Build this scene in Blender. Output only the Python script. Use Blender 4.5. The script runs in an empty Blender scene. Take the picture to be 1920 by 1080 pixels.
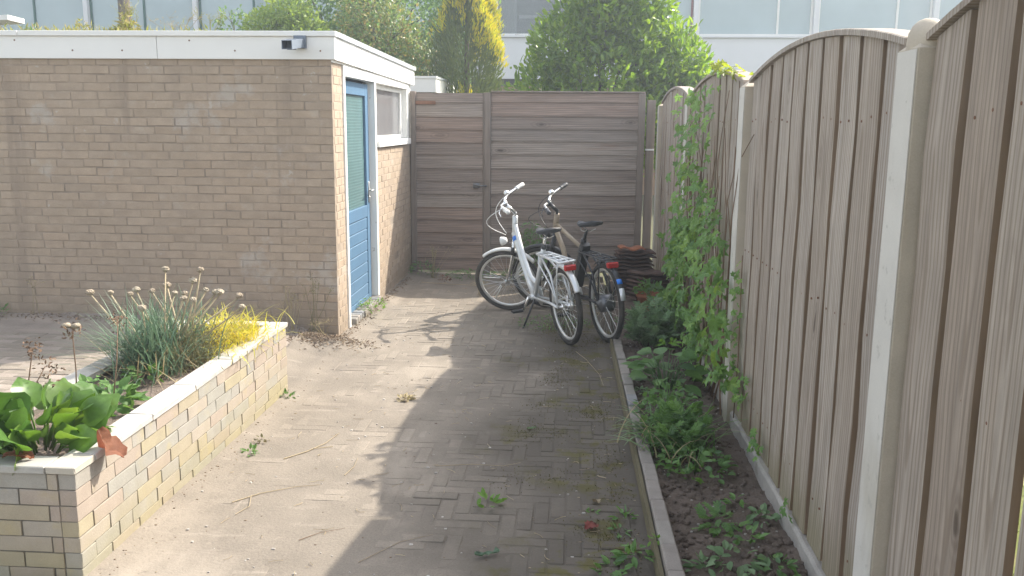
import bpy, bmesh, math, random
import numpy as np
from mathutils import Vector, Matrix

rnd = random.Random(11)
rs = np.random.RandomState(7)
PI = math.pi
scene = bpy.context.scene
C = scene.collection

# ------------------------------------------------------------------ camera
F_PX, PITCH, YAW, ROLL, CAM_H = 1643.0, 0.18443, 0.06749, 0.00884, 1.6
fw = Vector((-math.sin(YAW) * math.cos(PITCH), math.cos(YAW) * math.cos(PITCH), -math.sin(PITCH)))
ri = Vector((math.cos(YAW), math.sin(YAW), 0))
up = ri.cross(fw)
r2 = ri * math.cos(ROLL) + up * math.sin(ROLL)
u2 = up * math.cos(ROLL) - ri * math.sin(ROLL)
cam = bpy.data.cameras.new('camera')
cam.sensor_width = 36
cam.lens = F_PX / 1920 * 36
cam.clip_start = 0.05
cam.clip_end = 400
cam_ob = bpy.data.objects.new('camera', cam)
C.objects.link(cam_ob)
cam_ob.matrix_world = Matrix(((r2.x, u2.x, -fw.x, 0), (r2.y, u2.y, -fw.y, 0), (r2.z, u2.z, -fw.z, CAM_H), (0, 0, 0, 1)))
scene.camera = cam_ob

# ------------------------------------------------------------------ light
SUN = Vector((0.915, 0.71, 1.0)).normalized()
world = bpy.data.worlds.new('World')
scene.world = world
world.use_nodes = True
wn = world.node_tree
for n in list(wn.nodes):
    wn.nodes.remove(n)
sky = wn.nodes.new('ShaderNodeTexSky')
sky.sky_type = 'NISHITA'
sky.sun_disc = False
sky.sun_elevation = math.asin(SUN.z)
sky.sun_rotation = math.atan2(SUN.x, SUN.y)
sky.dust_density = 2.5
sky.air_density = 1.0
sky.ozone_density = 1.0
hs = wn.nodes.new('ShaderNodeHueSaturation')
hs.inputs['Saturation'].default_value = 0.4
bg = wn.nodes.new('ShaderNodeBackground')
bg.inputs['Strength'].default_value = 0.15
wo = wn.nodes.new('ShaderNodeOutputWorld')
wn.links.new(sky.outputs[0], hs.inputs['Color'])
wn.links.new(hs.outputs[0], bg.inputs['Color'])
wn.links.new(bg.outputs[0], wo.inputs['Surface'])
sl = bpy.data.lights.new('sun', 'SUN')
sl.energy = 2.8
sl.angle = math.radians(0.55)
sl.color = (1.0, 0.93, 0.82)
so = bpy.data.objects.new('sun', sl)
C.objects.link(so)
so.rotation_euler = SUN.to_track_quat('Z', 'Y').to_euler()
so.location = (6, 6, 8)
scene.view_settings.view_transform = 'Standard'
scene.view_settings.look = 'None'
scene.view_settings.gamma = 1.0
scene.view_settings.exposure = 1.6
scene.render.engine = 'CYCLES'
scene.cycles.use_denoising = True
scene.cycles.sample_clamp_indirect = 6.0
scene.cycles.max_bounces = 8
scene.cycles.transparent_max_bounces = 12

# ------------------------------------------------------------------ materials
def nd(nt, t, ins=None, **at):
    n = nt.nodes.new(t)
    for k, v in at.items():
        setattr(n, k, v)
    for k, v in (ins or {}).items():
        s = n.inputs[k]
        if hasattr(v, 'is_linked') or isinstance(v, bpy.types.NodeSocket):
            nt.links.new(v, s)
        else:
            s.default_value = v
    return n

def math_n(nt, op, a, b=0.0, c=0.0, clamp=False):
    n = nt.nodes.new('ShaderNodeMath')
    n.operation = op
    n.use_clamp = clamp
    for i, v in enumerate((a, b, c)):
        if isinstance(v, bpy.types.NodeSocket):
            nt.links.new(v, n.inputs[i])
        else:
            n.inputs[i].default_value = v
    return n.outputs[0]

def mixc(nt, f, a, b, mode='MIX'):
    n = nt.nodes.new('ShaderNodeMix')
    n.data_type = 'RGBA'
    n.blend_type = mode
    for k, v in ((0, f), (6, a), (7, b)):
        if isinstance(v, bpy.types.NodeSocket):
            nt.links.new(v, n.inputs[k])
        else:
            n.inputs[k].default_value = v if k == 0 else (*v, 1)
    return n.outputs[2]

def smooth(nt, v, lo, hi):
    n = nt.nodes.new('ShaderNodeMapRange')
    n.interpolation_type = 'SMOOTHSTEP'
    nt.links.new(v, n.inputs['Value'])
    n.inputs['From Min'].default_value = lo
    n.inputs['From Max'].default_value = hi
    return n.outputs['Result']

def surf(name, cols, scale=6, stretch=(1, 1, 1), detail=5, var=0.3, rough=0.85, bump=0.3, bscale=60, bstretch=None,
         bdist=0.004, spec=0.3, metal=0.0, patches=(), knots=None, transl=0.0, coat=0.0, world_space=False, interp='LINEAR',
         zdirt=None, fine=0.0, rings=None, wpatches=()):
    """cols: ramp picked per object (object random + 'tint'); patches: (colour, scale, lo, hi, amount, stretch)"""
    m = bpy.data.materials.new(name)
    m.use_nodes = True
    nt = m.node_tree
    nt.nodes.clear()
    out = nd(nt, 'ShaderNodeOutputMaterial')
    b = nd(nt, 'ShaderNodeBsdfPrincipled')
    oi = nd(nt, 'ShaderNodeObjectInfo')
    at = nd(nt, 'ShaderNodeAttribute', attribute_name='tint')
    v = math_n(nt, 'FRACT', math_n(nt, 'ADD', oi.outputs['Random'], at.outputs['Fac']))
    if world_space:
        co = nd(nt, 'ShaderNodeNewGeometry').outputs['Position']
    else:
        tc = nd(nt, 'ShaderNodeTexCoord')
        off = math_n(nt, 'MULTIPLY', v, 53.7)
        co = nd(nt, 'ShaderNodeVectorMath', {0: tc.outputs['Object'], 1: nd(nt, 'ShaderNodeCombineXYZ', {0: off, 1: off, 2: off}).outputs[0]}, operation='ADD').outputs[0]
    def noise(sc, st=(1, 1, 1), det=4, rgh=0.55):
        mp = nd(nt, 'ShaderNodeVectorMath', {0: co, 1: st}, operation='MULTIPLY').outputs[0]
        return nd(nt, 'ShaderNodeTexNoise', {'Vector': mp, 'Scale': sc, 'Detail': det, 'Roughness': rgh}).outputs['Fac']
    if len(cols) > 1:
        rp = nd(nt, 'ShaderNodeValToRGB', {'Fac': v})
        rp.color_ramp.interpolation = interp
        el = rp.color_ramp.elements
        while len(el) < len(cols):
            el.new(0.5)
        for i, c in enumerate(cols):
            el[i].position = i / (len(cols) - (0 if interp == 'CONSTANT' else 1))
            el[i].color = (*c, 1)
        col = rp.outputs['Color']
    else:
        col = nd(nt, 'ShaderNodeRGB').outputs[0]
        col.default_value = (*cols[0], 1)
    n1 = noise(scale, stretch, detail)
    fac = math_n(nt, 'ADD', math_n(nt, 'MULTIPLY', math_n(nt, 'SUBTRACT', n1, 0.5), 2.6 * var), 1.0)
    if fine:
        fac = math_n(nt, 'MULTIPLY', fac, math_n(nt, 'ADD', math_n(nt, 'MULTIPLY', math_n(nt, 'SUBTRACT', noise(bscale * 2.3, (1, 1, 1), 3), 0.5), 2.6 * fine), 1.0))
    col = nd(nt, 'ShaderNodeHueSaturation', {'Color': col, 'Value': fac}).outputs[0]
    for pc, psc, lo, hi, am, pst in patches:
        f = math_n(nt, 'MULTIPLY', smooth(nt, noise(psc, pst, 5, 0.6), lo, hi), am)
        col = mixc(nt, f, col, pc)
    for pc, psc, lo, hi, am, pst in wpatches:
        wp = nd(nt, 'ShaderNodeVectorMath', {0: nd(nt, 'ShaderNodeNewGeometry').outputs['Position'], 1: pst}, operation='MULTIPLY').outputs[0]
        wf = nd(nt, 'ShaderNodeTexNoise', {'Vector': wp, 'Scale': psc, 'Detail': 6.0, 'Roughness': .65}).outputs['Fac']
        col = mixc(nt, math_n(nt, 'MULTIPLY', smooth(nt, wf, lo, hi), am), col, pc)
    if rings:
        # growth rings cut flat: nested ellipses round a heart that sits somewhere else on every board
        rc, ax_a, ax_l, ka, kl, span, am = rings
        sp = nd(nt, 'ShaderNodeSeparateXYZ', {0: nd(nt, 'ShaderNodeTexCoord').outputs['Object']})
        wv = nd(nt, 'ShaderNodeTexNoise', {'Vector': nd(nt, 'ShaderNodeVectorMath', {0: co, 1: (6, 6, 1.5) if ax_l == 'Z' else (1.5, 6, 6)}, operation='MULTIPLY').outputs[0], 'Scale': 1.0, 'Detail': 3.0}).outputs['Fac']
        u_ = math_n(nt, 'SUBTRACT', sp.outputs[ax_a], math_n(nt, 'MULTIPLY', math_n(nt, 'SUBTRACT', math_n(nt, 'FRACT', math_n(nt, 'MULTIPLY', v, 5.3)), .5), .10))
        w_ = math_n(nt, 'SUBTRACT', sp.outputs[ax_l], math_n(nt, 'MULTIPLY', math_n(nt, 'FRACT', math_n(nt, 'MULTIPLY', v, 9.7)), span))
        u2_, w2_ = math_n(nt, 'MULTIPLY', u_, ka), math_n(nt, 'MULTIPLY', w_, kl)
        rr_ = math_n(nt, 'SQRT', math_n(nt, 'ADD', math_n(nt, 'MULTIPLY', u2_, u2_), math_n(nt, 'MULTIPLY', w2_, w2_)))
        s_ = math_n(nt, 'SINE', math_n(nt, 'MULTIPLY', math_n(nt, 'ADD', rr_, math_n(nt, 'MULTIPLY', wv, 1.6)), 6.283))
        col = mixc(nt, math_n(nt, 'MULTIPLY', smooth(nt, s_, .15, .95), am), col, rc)
    kb = None
    if knots:
        kc, kst, ksc, kr = knots
        mp = nd(nt, 'ShaderNodeVectorMath', {0: co, 1: kst}, operation='MULTIPLY').outputs[0]
        wob = nd(nt, 'ShaderNodeTexNoise', {'Vector': mp, 'Scale': ksc * 2.0, 'Detail': 3.0})
        mp2 = nd(nt, 'ShaderNodeVectorMath', {0: mp, 1: nd(nt, 'ShaderNodeVectorMath', {0: wob.outputs['Color'], 1: (0.12 / ksc * 2,) * 3}, operation='MULTIPLY').outputs[0]}, operation='ADD').outputs[0]
        vo = nd(nt, 'ShaderNodeTexVoronoi', {'Vector': mp2, 'Scale': ksc, 'Randomness': 1.0})
        d = vo.outputs['Distance']
        ring = math_n(nt, 'SINE', math_n(nt, 'MULTIPLY', d, 70.0))
        halo = math_n(nt, 'SUBTRACT', 1.0, smooth(nt, d, kr, kr * 4.0))
        core = math_n(nt, 'SUBTRACT', 1.0, smooth(nt, d, kr * 0.6, kr * 1.25))
        rf = math_n(nt, 'MULTIPLY', math_n(nt, 'ADD', math_n(nt, 'MULTIPLY', ring, 0.5), 0.5), math_n(nt, 'MULTIPLY', halo, 0.45))
        col = mixc(nt, rf, col, kc)
        col = mixc(nt, math_n(nt, 'MULTIPLY', core, 0.75), col, tuple(x * 0.6 for x in kc))
    if zdirt:
        zc, z0, z1, am = zdirt
        sx = nd(nt, 'ShaderNodeSeparateXYZ', {0: nd(nt, 'ShaderNodeNewGeometry').outputs['Position']})
        zz = math_n(nt, 'ADD', sx.outputs['Z'], math_n(nt, 'MULTIPLY', math_n(nt, 'SUBTRACT', noise(5, (1, 1, 0.4), 5, 0.65), 0.5), (z1 - z0) * 1.5))
        f = math_n(nt, 'MULTIPLY', math_n(nt, 'SUBTRACT', 1.0, smooth(nt, zz, z0, z1)), am)
        col = mixc(nt, f, col, zc)
    nt.links.new(col, b.inputs['Base Color'])
    b.inputs['Roughness'].default_value = rough
    b.inputs['Metallic'].default_value = metal
    b.inputs['Specular IOR Level'].default_value = spec
    b.inputs['Coat Weight'].default_value = coat
    if bump:
        h = noise(bscale, bstretch or stretch, 4, 0.6)
        bp = nd(nt, 'ShaderNodeBump', {'Height': h, 'Strength': bump, 'Distance': bdist})
        nt.links.new(bp.outputs[0], b.inputs['Normal'])
    sh = b.outputs[0]
    if transl:
        tr = nd(nt, 'ShaderNodeBsdfTranslucent')
        tcx = nd(nt, 'ShaderNodeHueSaturation', {'Color': col, 'Saturation': 1.15, 'Value': 1.5, 'Hue': 0.485})
        nt.links.new(tcx.outputs[0], tr.inputs['Color'])
        sh = nd(nt, 'ShaderNodeMixShader', {0: transl, 1: b.outputs[0], 2: tr.outputs[0]}).outputs[0]
    nt.links.new(sh, out.inputs['Surface'])
    return m

M = {}
M['brick'] = surf('shed brick', [(0.386, 0.299, 0.219), (0.368, 0.291, 0.215), (0.345, 0.273, 0.204), (0.379, 0.299, 0.223), (0.360, 0.279, 0.202), (0.396, 0.314, 0.235)],
                  scale=9, var=.18, rough=.92, bump=.5, bscale=70, fine=.12, zdirt=((.21, .17, .125), .02, .40, .5), wpatches=[((.225, .18, .14), 1.6, .56, .66, .4, (2.2, 1, .16)), ((.44, .41, .37), 2.6, .585, .70, .50, (1, 1, 1)), ((.255, .205, .16), 1.7, .55, .72, .38, (1, 1, .6)), ((.50, .48, .45), 7, .66, .72, .45, (1, 1, 1))], patches=[((.46, .42, .36), 3.1, .60, .78, .45, (1, 1, 1)), ((.26, .21, .17), 2.3, .58, .74, .40, (1, 1, 1))])
M['mortar'] = surf('mortar', [(.325, .262, .20)], scale=14, var=.25, rough=.95, bump=.5, bscale=90, world_space=True, patches=[((.42, .39, .35), 2.6, .585, .70, .50, (1, 1, 1)), ((.22, .18, .145), 3, .50, .64, .7, (1, 1, 1))])
M['pbrick'] = surf('planter brick', [(0.334, 0.299, 0.244), (0.339, 0.294, 0.214), (0.309, 0.294, 0.256), (0.351, 0.299, 0.244), (0.339, 0.282, 0.231), (0.321, 0.299, 0.261), (0.344, 0.299, 0.207), (0.351, 0.306, 0.250)],
                   scale=14, var=.12, rough=.85, bump=.4, bscale=110, fine=.14, interp='CONSTANT', zdirt=((.27, .235, .12), .0, .26, .45), patches=[((.28, .25, .19), 9, .58, .72, .3, (1, 1, 1)), ((.42, .34, .14), 5, .55, .75, .45, (1, 1, 1))])
M['pjoint'] = surf('planter joint', [(.14, .125, .10)], var=.3, rough=.95, world_space=True)
M['coping'] = surf('coping stone', [(0.477, 0.455, 0.423), (0.441, 0.419, 0.385), (0.495, 0.469, 0.428)], scale=10, var=.2, rough=.75, bump=.25, bscale=80, fine=.12,
                   patches=[((.36, .30, .22), 6, .56, .72, .5, (1, 1, 1))])
M['copgrey'] = surf('coping stone front', [(.40, .37, .31), (.36, .35, .32)], scale=10, var=.2, rough=.8, bump=.25, bscale=80, fine=.1)
M['fascia'] = surf('white fascia board', [(.78, .775, .74)], scale=3, var=.05, rough=.55, bump=.08, bscale=30, world_space=True,
                   patches=[((.55, .53, .47), 2.2, .66, .82, .35, (1, 1, .4)), ((.30, .29, .26), 16, .76, .80, .5, (1, 1, 1))])
M['frame'] = surf('white frame paint', [(.80, .79, .75)], scale=3, var=.05, rough=.5, bump=.12, bscale=40, world_space=True,
                  patches=[((.36, .31, .25), 9, .64, .69, .7, (1, .45, 1))])
M['trim'] = surf('galvanised roof trim', [(.50, .53, .55)], scale=5, var=.12, rough=.45, bump=.05, metal=.35, world_space=True, patches=[((.62, .62, .60), 9, .5, .7, .4, (1, 1, 1))])
M['roof'] = surf('bitumen roof', [(.12, .12, .115)], scale=8, var=.3, rough=.9, world_space=True)
M['blue'] = surf('blue door paint', [(.090, .175, .275)], scale=6, var=.14, rough=.45, bump=.1, bscale=40, stretch=(1, 1, .3), spec=.45, patches=[((.17, .28, .40), 9, .62, .74, .5, (1, 1, .3))])
M['steel'] = surf('brushed steel', [(.62, .62, .60)], scale=20, var=.15, rough=.32, bump=0, metal=.9)
M['motor'] = surf('motor housing', [(.16, .165, .175)], scale=20, var=.3, rough=.35, bump=0, metal=.6)
M['chrome'] = surf('polished alloy', [(.80, .80, .80)], scale=20, var=.1, rough=.24, bump=0, metal=.85)
M['silver'] = surf('silver white frame paint', [(.66, .68, .69)], scale=14, var=.08, rough=.32, bump=0, metal=.25, spec=.5, coat=.4)
M['wheel_rim'] = surf('rim alloy', [(.62, .62, .60)], scale=14, var=.15, rough=.4, bump=0, metal=.6)
M['rubber'] = surf('tyre rubber', [(.035, .034, .033)], scale=20, var=.5, rough=.85, bump=.3, bscale=120, patches=[((.13, .115, .095), 8, .45, .7, .5, (1, 1, 1))])
M['black'] = surf('black plastic', [(.022, .024, .027)], scale=14, var=.3, rough=.45, bump=.1, spec=.45)
M['blackmet'] = surf('black painted metal', [(.030, .033, .038)], scale=14, var=.3, rough=.38, bump=0, spec=.5)
M['saddle'] = surf('saddle vinyl', [(.042, .044, .050)], scale=18, var=.3, rough=.5, bump=.25, bscale=160, spec=.45)
M['tan'] = surf('tan frame paint', [(0.270, 0.215, 0.150)], scale=14, var=.12, rough=.4, bump=0, spec=.45)
M['lens'] = surf('red reflector', [(.42, .012, .012)], scale=30, var=.2, rough=.18, bump=.3, bscale=200, spec=.6)
M['lampglass'] = surf('lamp glass', [(.70, .74, .76)], scale=30, var=.1, rough=.1, bump=0, spec=.8)
M['tape'] = surf('blue sticker', [(.03, .20, .70)], var=.1, rough=.4, bump=0)
M['white'] = surf('white plastic', [(.75, .75, .73)], var=.06, rough=.4, bump=0)
WK = ((.13, .105, .08), (5, 5, 1.5), 1.0, .050)
M['wood'] = surf('grey fence wood', [(0.410, 0.352, 0.292), (0.365, 0.310, 0.255), (0.451, 0.398, 0.340), (0.338, 0.278, 0.224), (0.420, 0.372, 0.318), (0.384, 0.341, 0.297)],
                 scale=3.2, stretch=(9, 16, .9), detail=6, var=.38, rough=.88, bump=.7, bscale=9, bstretch=(9, 26, .55), bdist=.004, fine=.06,
                 patches=[((.23, .185, .15), 3, .54, .66, .65, (7, 42, .45)), ((.24, .20, .16), 2.2, .56, .62, .4, (4, 14, .35)), ((.29, .215, .15), 1.6, .56, .75, .35, (3, 3, .6))],
                 knots=((.15, .11, .08), (6, 6, 1.9), 1.0, .072), zdirt=((.20, .175, .085), .05, .42, .60), rings=((.22, .17, .125), 'Y', 'Z', 55., 2.2, 2.0, .62))
M['woodrear'] = surf('gap shaded brown wood', [(.235, .165, .11), (.21, .15, .10), (.25, .18, .125)], scale=3.2, stretch=(9, 16, .9), var=.3, rough=.9, bump=.4, bscale=9, bdist=.003)  # brown timber, darkened further to carry the shade of the gaps
M['woodedge'] = surf('fence rail wood', [(.26, .20, .15), (.24, .19, .14)], scale=3, stretch=(9, .9, 9), var=.25, rough=.9, bump=.4, bscale=9, bdist=.003)
M['gatewood'] = surf('weathered gate boards', [(0.283, 0.235, 0.201), (0.267, 0.221, 0.192), (0.311, 0.262, 0.224), (0.245, 0.198, 0.167), (0.308, 0.228, 0.182), (0.257, 0.218, 0.189), (0.290, 0.215, 0.173), (0.324, 0.275, 0.235)],
                     scale=3.0, stretch=(.8, 9, 14), detail=6, var=.40, rough=.9, bump=.7, bscale=9, bstretch=(.5, 9, 30), bdist=.004, interp='CONSTANT',
                     patches=[((.105, .08, .07), 3, .55, .68, .6, (.35, 9, 36)), ((.235, .135, .092), 1.8, .58, .75, .45, (.8, 3, 6)), ((.29, .25, .235), 2.4, .58, .74, .45, (.6, 5, 22))],
                     knots=((.085, .062, .052), (1.9, 5, 5.5), 1.0, .078), rings=((.13, .10, .085), 'Z', 'X', 55., 2.2, 1.4, .5))
M['gatepost'] = surf('weathered gate post', [(.215, .178, .150), (.20, .165, .14)], scale=3, stretch=(12, 12, .8), var=.3, rough=.9, bump=.4, bscale=9, bstretch=(20, 20, .5), bdist=.003)
M['concrete'] = surf('fence post concrete', [(.47, .41, .325)], scale=7, var=.16, rough=.85, bump=.3, bscale=120, fine=.10, patches=[((.46, .37, .26), 3, .50, .72, .40, (1, 1, .3))], zdirt=((.22, .21, .12), .0, .25, .6))
M['litconc'] = surf('lit smooth concrete', [(.60, .575, .52)], scale=5, var=.10, rough=.7, bump=.12, bscale=90, fine=.05, patches=[((.44, .40, .32), 4, .54, .72, .55, (1, 1, .3)), ((.40, .38, .33), 22, .60, .68, .5, (1, 1, 1))], zdirt=((.26, .25, .15), .0, .22, .7))  # smooth path-side post face, its brighter skylight put into a paler colour
M['gravel'] = surf('gravel board concrete', [(.36, .335, .30)], scale=9, var=.25, rough=.92, bump=.6, bscale=70, bdist=.006, fine=.16, patches=[((.20, .18, .14), 6, .52, .68, .5, (1, 1, 1))])
M['kerb'] = surf('kerb brick', [(.27, .245, .215), (.255, .23, .205), (.285, .26, .228), (.235, .235, .235), (.27, .24, .21), (.26, .238, .212), (.275, .245, .215)], scale=16, var=.22, rough=.9, bump=.4, bscale=90, fine=.14,
                 zdirt=((.17, .145, .075), -.02, .075, .55), interp='CONSTANT')
M['plank'] = surf('mossy edging plank', [(.155, .135, .082)], scale=4, stretch=(6, .8, 14), var=.3, rough=.92, bump=.5, bscale=10, bdist=.003)
M['paver'] = surf('dusty clay paver', [(.195, .168, .145), (.185, .160, .140), (.205, .175, .15), (.190, .166, .147), (.178, .150, .13)], scale=12, var=.2, rough=.93, bump=.4, bscale=90, fine=.15,
                  patches=[((.215, .185, .157), 4, .40, .60, .8, (1, 1, 1))])
M['rust'] = surf('rusty metal', [(.20, .10, .06)], scale=20, var=.4, rough=.8)
M['terra'] = surf('terracotta', [(.36, .14, .07), (.32, .125, .07)], scale=12, var=.25, rough=.85, bump=.3, patches=[((.30, .12, .07), 5, .55, .7, .5, (1, 1, 1))])
M['tile'] = surf('old roof tile', [(0.105, 0.066, 0.052), (0.090, 0.058, 0.047), (0.120, 0.070, 0.054), (0.075, 0.052, 0.044)], scale=14, var=.35, rough=.9, bump=.4,
                 patches=[((.05, .045, .04), 6, .52, .66, .6, (1, 1, 1))])
M['potblack'] = surf('black pot plastic', [(.02, .021, .022)], scale=12, var=.3, rough=.55, bump=.1)
M['clear'] = surf('window pane', [(.17, .17, .175)], scale=3, var=.15, rough=.10, bump=0, spec=.4)

def ribbed_glass():
    m = surf('ribbed glass', [(.105, .185, .185)], scale=3, var=.15, rough=.25, bump=0, spec=.55)
    nt = m.node_tree
    b = [n for n in nt.nodes if n.type == 'BSDF_PRINCIPLED'][0]
    g = nd(nt, 'ShaderNodeNewGeometry')
    w = nd(nt, 'ShaderNodeTexWave', {'Vector': g.outputs['Position'], 'Scale': 13.0, 'Distortion': .15}, wave_type='BANDS', bands_direction='Z')
    bp = nd(nt, 'ShaderNodeBump', {'Height': w.outputs['Fac'], 'Strength': .3, 'Distance': .004})
    nt.links.new(bp.outputs[0], b.inputs['Normal'])
    return m
M['ribbed'] = ribbed_glass()
M['housewhite'] = surf('house cladding', [(.72, .72, .73)], scale=2, var=.04, rough=.55, bump=.03, world_space=True)
M['houseglass'] = surf('house window glass', [(.33, .42, .44)], scale=.5, var=.22, rough=.04, bump=.015, bscale=1.2, spec=.8, world_space=True, patches=[((.40, .45, .46), .35, .5, .7, .5, (1, 1, .3))])
M['houseglass2'] = surf('house window glass dim', [(.16, .22, .24)], scale=.6, var=.3, rough=.04, bump=.015, bscale=1.2, spec=.8, world_space=True)
def see_glass():
    m = surf('clear house glass', [(.20, .24, .25)], var=.1, rough=.03, bump=0, spec=.8, world_space=True)
    nt = m.node_tree
    o_ = [n for n in nt.nodes if n.type == 'OUTPUT_MATERIAL'][0]
    s_ = o_.inputs['Surface'].links[0].from_socket
    mx = nd(nt, 'ShaderNodeMixShader', {0: .45, 1: nd(nt, 'ShaderNodeBsdfTransparent').outputs[0], 2: s_})
    nt.links.new(mx.outputs[0], o_.inputs['Surface'])
    return m
M['seeglass'] = see_glass()
M['curtain'] = surf('curtain cloth', [(.50, .52, .52)], scale=3, stretch=(14, 1, .2), var=.3, rough=.9, bump=0, world_space=True)
M['redframe'] = surf('dark red frame', [(.20, .07, .08)], var=.1, rough=.5)
M['greenframe'] = surf('dark green frame', [(.04, .12, .10)], var=.1, rough=.5)
M['housebrick'] = surf('house lower wall', [(.30, .19, .11)], scale=6, var=.3, rough=.9, world_space=True)
M['dark'] = surf('dark recess', [(.05, .055, .06)], var=.2, rough=.8)
M['soil'] = surf('garden soil', [(.140, .110, .088)], scale=7, var=.40, rough=.97, bump=1.0, bscale=60, bdist=.012, fine=.30, world_space=True,
                 patches=[((.165, .130, .10), 9, .52, .66, .6, (1, 1, 1)), ((.07, .054, .044), 16, .55, .66, .6, (1, 1, 1))])
M['pebble'] = surf('pale pebble', [(.42, .39, .35), (.30, .27, .24), (.50, .47, .43)], var=.2, rough=.85)
M['litter'] = surf('dry litter', [(.20, .145, .10), (.26, .20, .14), (.14, .10, .075), (.33, .27, .18)], var=.3, rough=.95, bump=0, transl=.1)
M['straw'] = surf('dry straw', [(.50, .42, .28), (.42, .34, .22), (.36, .29, .20)], var=.2, rough=.9, bump=0, transl=.1)
M['deadleaf'] = surf('dead leaf', [(0.200, 0.085, 0.048)], scale=25, var=.35, rough=.75, bump=.5, bscale=60, transl=.25, patches=[((.22, .09, .05), 12, .52, .68, .6, (1, 1, 1))])
M['redleaf'] = surf('red dead leaf', [(.20, .062, .050)], scale=25, var=.35, rough=.8, bump=.4, transl=.1)
M['bark'] = surf('bark', [(.105, .085, .07)], scale=12, stretch=(3, 3, .5), var=.4, rough=.95, bump=.7)
M['twig'] = surf('dry stem', [(.17, .105, .065), (.21, .14, .09)], var=.3, rough=.9, bump=0)
M['seed'] = surf('seed head', [(.37, .32, .24), (.32, .26, .19)], scale=60, var=.5, rough=.95, bump=.8, bscale=160, bdist=.006)
M['stalk'] = surf('pale stalk', [(.50, .43, .29), (.44, .36, .23)], var=.2, rough=.8, bump=0, transl=.15)

def leafmat(name, cols, transl=.35, rough=.5, spec=.35, var=.25):
    return surf(name, cols, scale=9, var=var, rough=rough, spec=spec, bump=0, transl=transl)
M['lf_laurel'] = leafmat('laurel leaf', [(0.100, 0.190, 0.030), (0.140, 0.250, 0.032), (0.190, 0.300, 0.038), (0.110, 0.200, 0.045), (0.230, 0.330, 0.050)], transl=.55, rough=.30, spec=.55)
M['lf_tree'] = leafmat('tree leaf', [(0.121, 0.220, 0.087), (0.153, 0.262, 0.087), (0.196, 0.305, 0.099), (0.132, 0.230, 0.121)], transl=.35, rough=.45)
M['lf_yel'] = leafmat('yellow green leaf', [(0.228, 0.337, 0.066), (0.293, 0.392, 0.087), (0.186, 0.283, 0.066), (0.328, 0.392, 0.110)], transl=.4, rough=.45)
M['lf_olive'] = leafmat('olive leaf', [(0.121, 0.217, 0.073), (0.161, 0.250, 0.081), (0.242, 0.267, 0.081), (0.105, 0.186, 0.073), (0.338, 0.267, 0.096), (0.137, 0.226, 0.081)], transl=.4, rough=.36, spec=.5)
M['lf_gold'] = leafmat('golden conifer tip', [(0.560, 0.520, 0.060), (0.620, 0.550, 0.065), (0.460, 0.480, 0.060), (0.380, 0.430, 0.060)], transl=.35, rough=.6)
M['lf_conif'] = leafmat('dark conifer needle', [(0.111, 0.163, 0.058), (0.143, 0.195, 0.058), (0.169, 0.215, 0.058), (0.091, 0.130, 0.052)], transl=.2, rough=.6)
M['lf_vine'] = leafmat('vine leaf', [(0.152, 0.274, 0.081), (0.194, 0.335, 0.091), (0.122, 0.234, 0.081), (0.243, 0.385, 0.091), (0.172, 0.306, 0.112)], transl=.35, rough=.5)
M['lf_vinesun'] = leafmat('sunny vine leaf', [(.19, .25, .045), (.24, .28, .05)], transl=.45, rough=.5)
M['lf_mug'] = leafmat('grey green leaf', [(0.179, 0.269, 0.134), (0.146, 0.235, 0.112), (0.224, 0.314, 0.168), (0.123, 0.202, 0.095)], transl=.3, rough=.65)
M['lf_weed'] = leafmat('weed leaf', [(0.125, 0.240, 0.071), (0.107, 0.205, 0.062), (0.160, 0.285, 0.081), (0.098, 0.178, 0.081)], transl=.3, rough=.5)
M['lf_bright'] = leafmat('bright weed leaf', [(0.156, 0.288, 0.048), (0.132, 0.252, 0.054)], transl=.35, rough=.5)
M['lf_berg'] = leafmat('leathery leaf', [(0.082, 0.180, 0.033), (0.115, 0.213, 0.041), (0.070, 0.156, 0.037), (0.148, 0.238, 0.049), (0.098, 0.197, 0.049)], transl=.38, rough=.34, spec=.5, var=.22)
M['lf_old'] = leafmat('yellowing leaf', [(.42, .24, .06), (.36, .30, .07)], transl=.35, rough=.5)
M['lf_straw'] = leafmat('crinkled leaf', [(.080, .170, .040), (.10, .20, .05), (.125, .215, .065)], transl=.3, rough=.55)
M['lf_allium'] = leafmat('blue green blade', [(.125, .200, .125), (.155, .235, .155), (.105, .175, .105), (.20, .26, .17)], transl=.25, rough=.5)
M['lf_yellow'] = leafmat('yellow grass blade', [(0.620, 0.550, 0.050), (0.460, 0.470, 0.050), (0.680, 0.600, 0.130), (0.520, 0.440, 0.090), (0.340, 0.400, 0.070)], transl=.45, rough=.5)
M['lf_thyme'] = leafmat('brown green sprig', [(.16, .155, .070), (.20, .18, .095), (.125, .135, .060), (.24, .20, .12)], transl=.25, rough=.8)
M['lf_dry'] = leafmat('dry blade', [(.42, .36, .22), (.36, .30, .18), (.30, .26, .14)], transl=.25, rough=.8)
M['lf_sedum'] = leafmat('roof plant leaf', [(.20, .24, .06), (.28, .28, .09), (.36, .32, .16), (.16, .20, .05)], transl=.4, rough=.6)
M['lf_lawn'] = leafmat('lawn', [(.11, .15, .03)], transl=.2, rough=.8)
M['moss'] = leafmat('moss', [(.095, .085, .026), (.12, .10, .03), (.075, .075, .026)], transl=.1, rough=.95)

# ------------------------------------------------------------------ mesh helpers
def link(name, me, mat=None, parent=None):
    o = bpy.data.objects.new(name, me)
    C.objects.link(o)
    if mat is not None and me is not None and not me.materials:
        me.materials.append(M[mat] if isinstance(mat, str) else mat)
    if parent is not None:
        o.parent = parent
    return o

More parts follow.
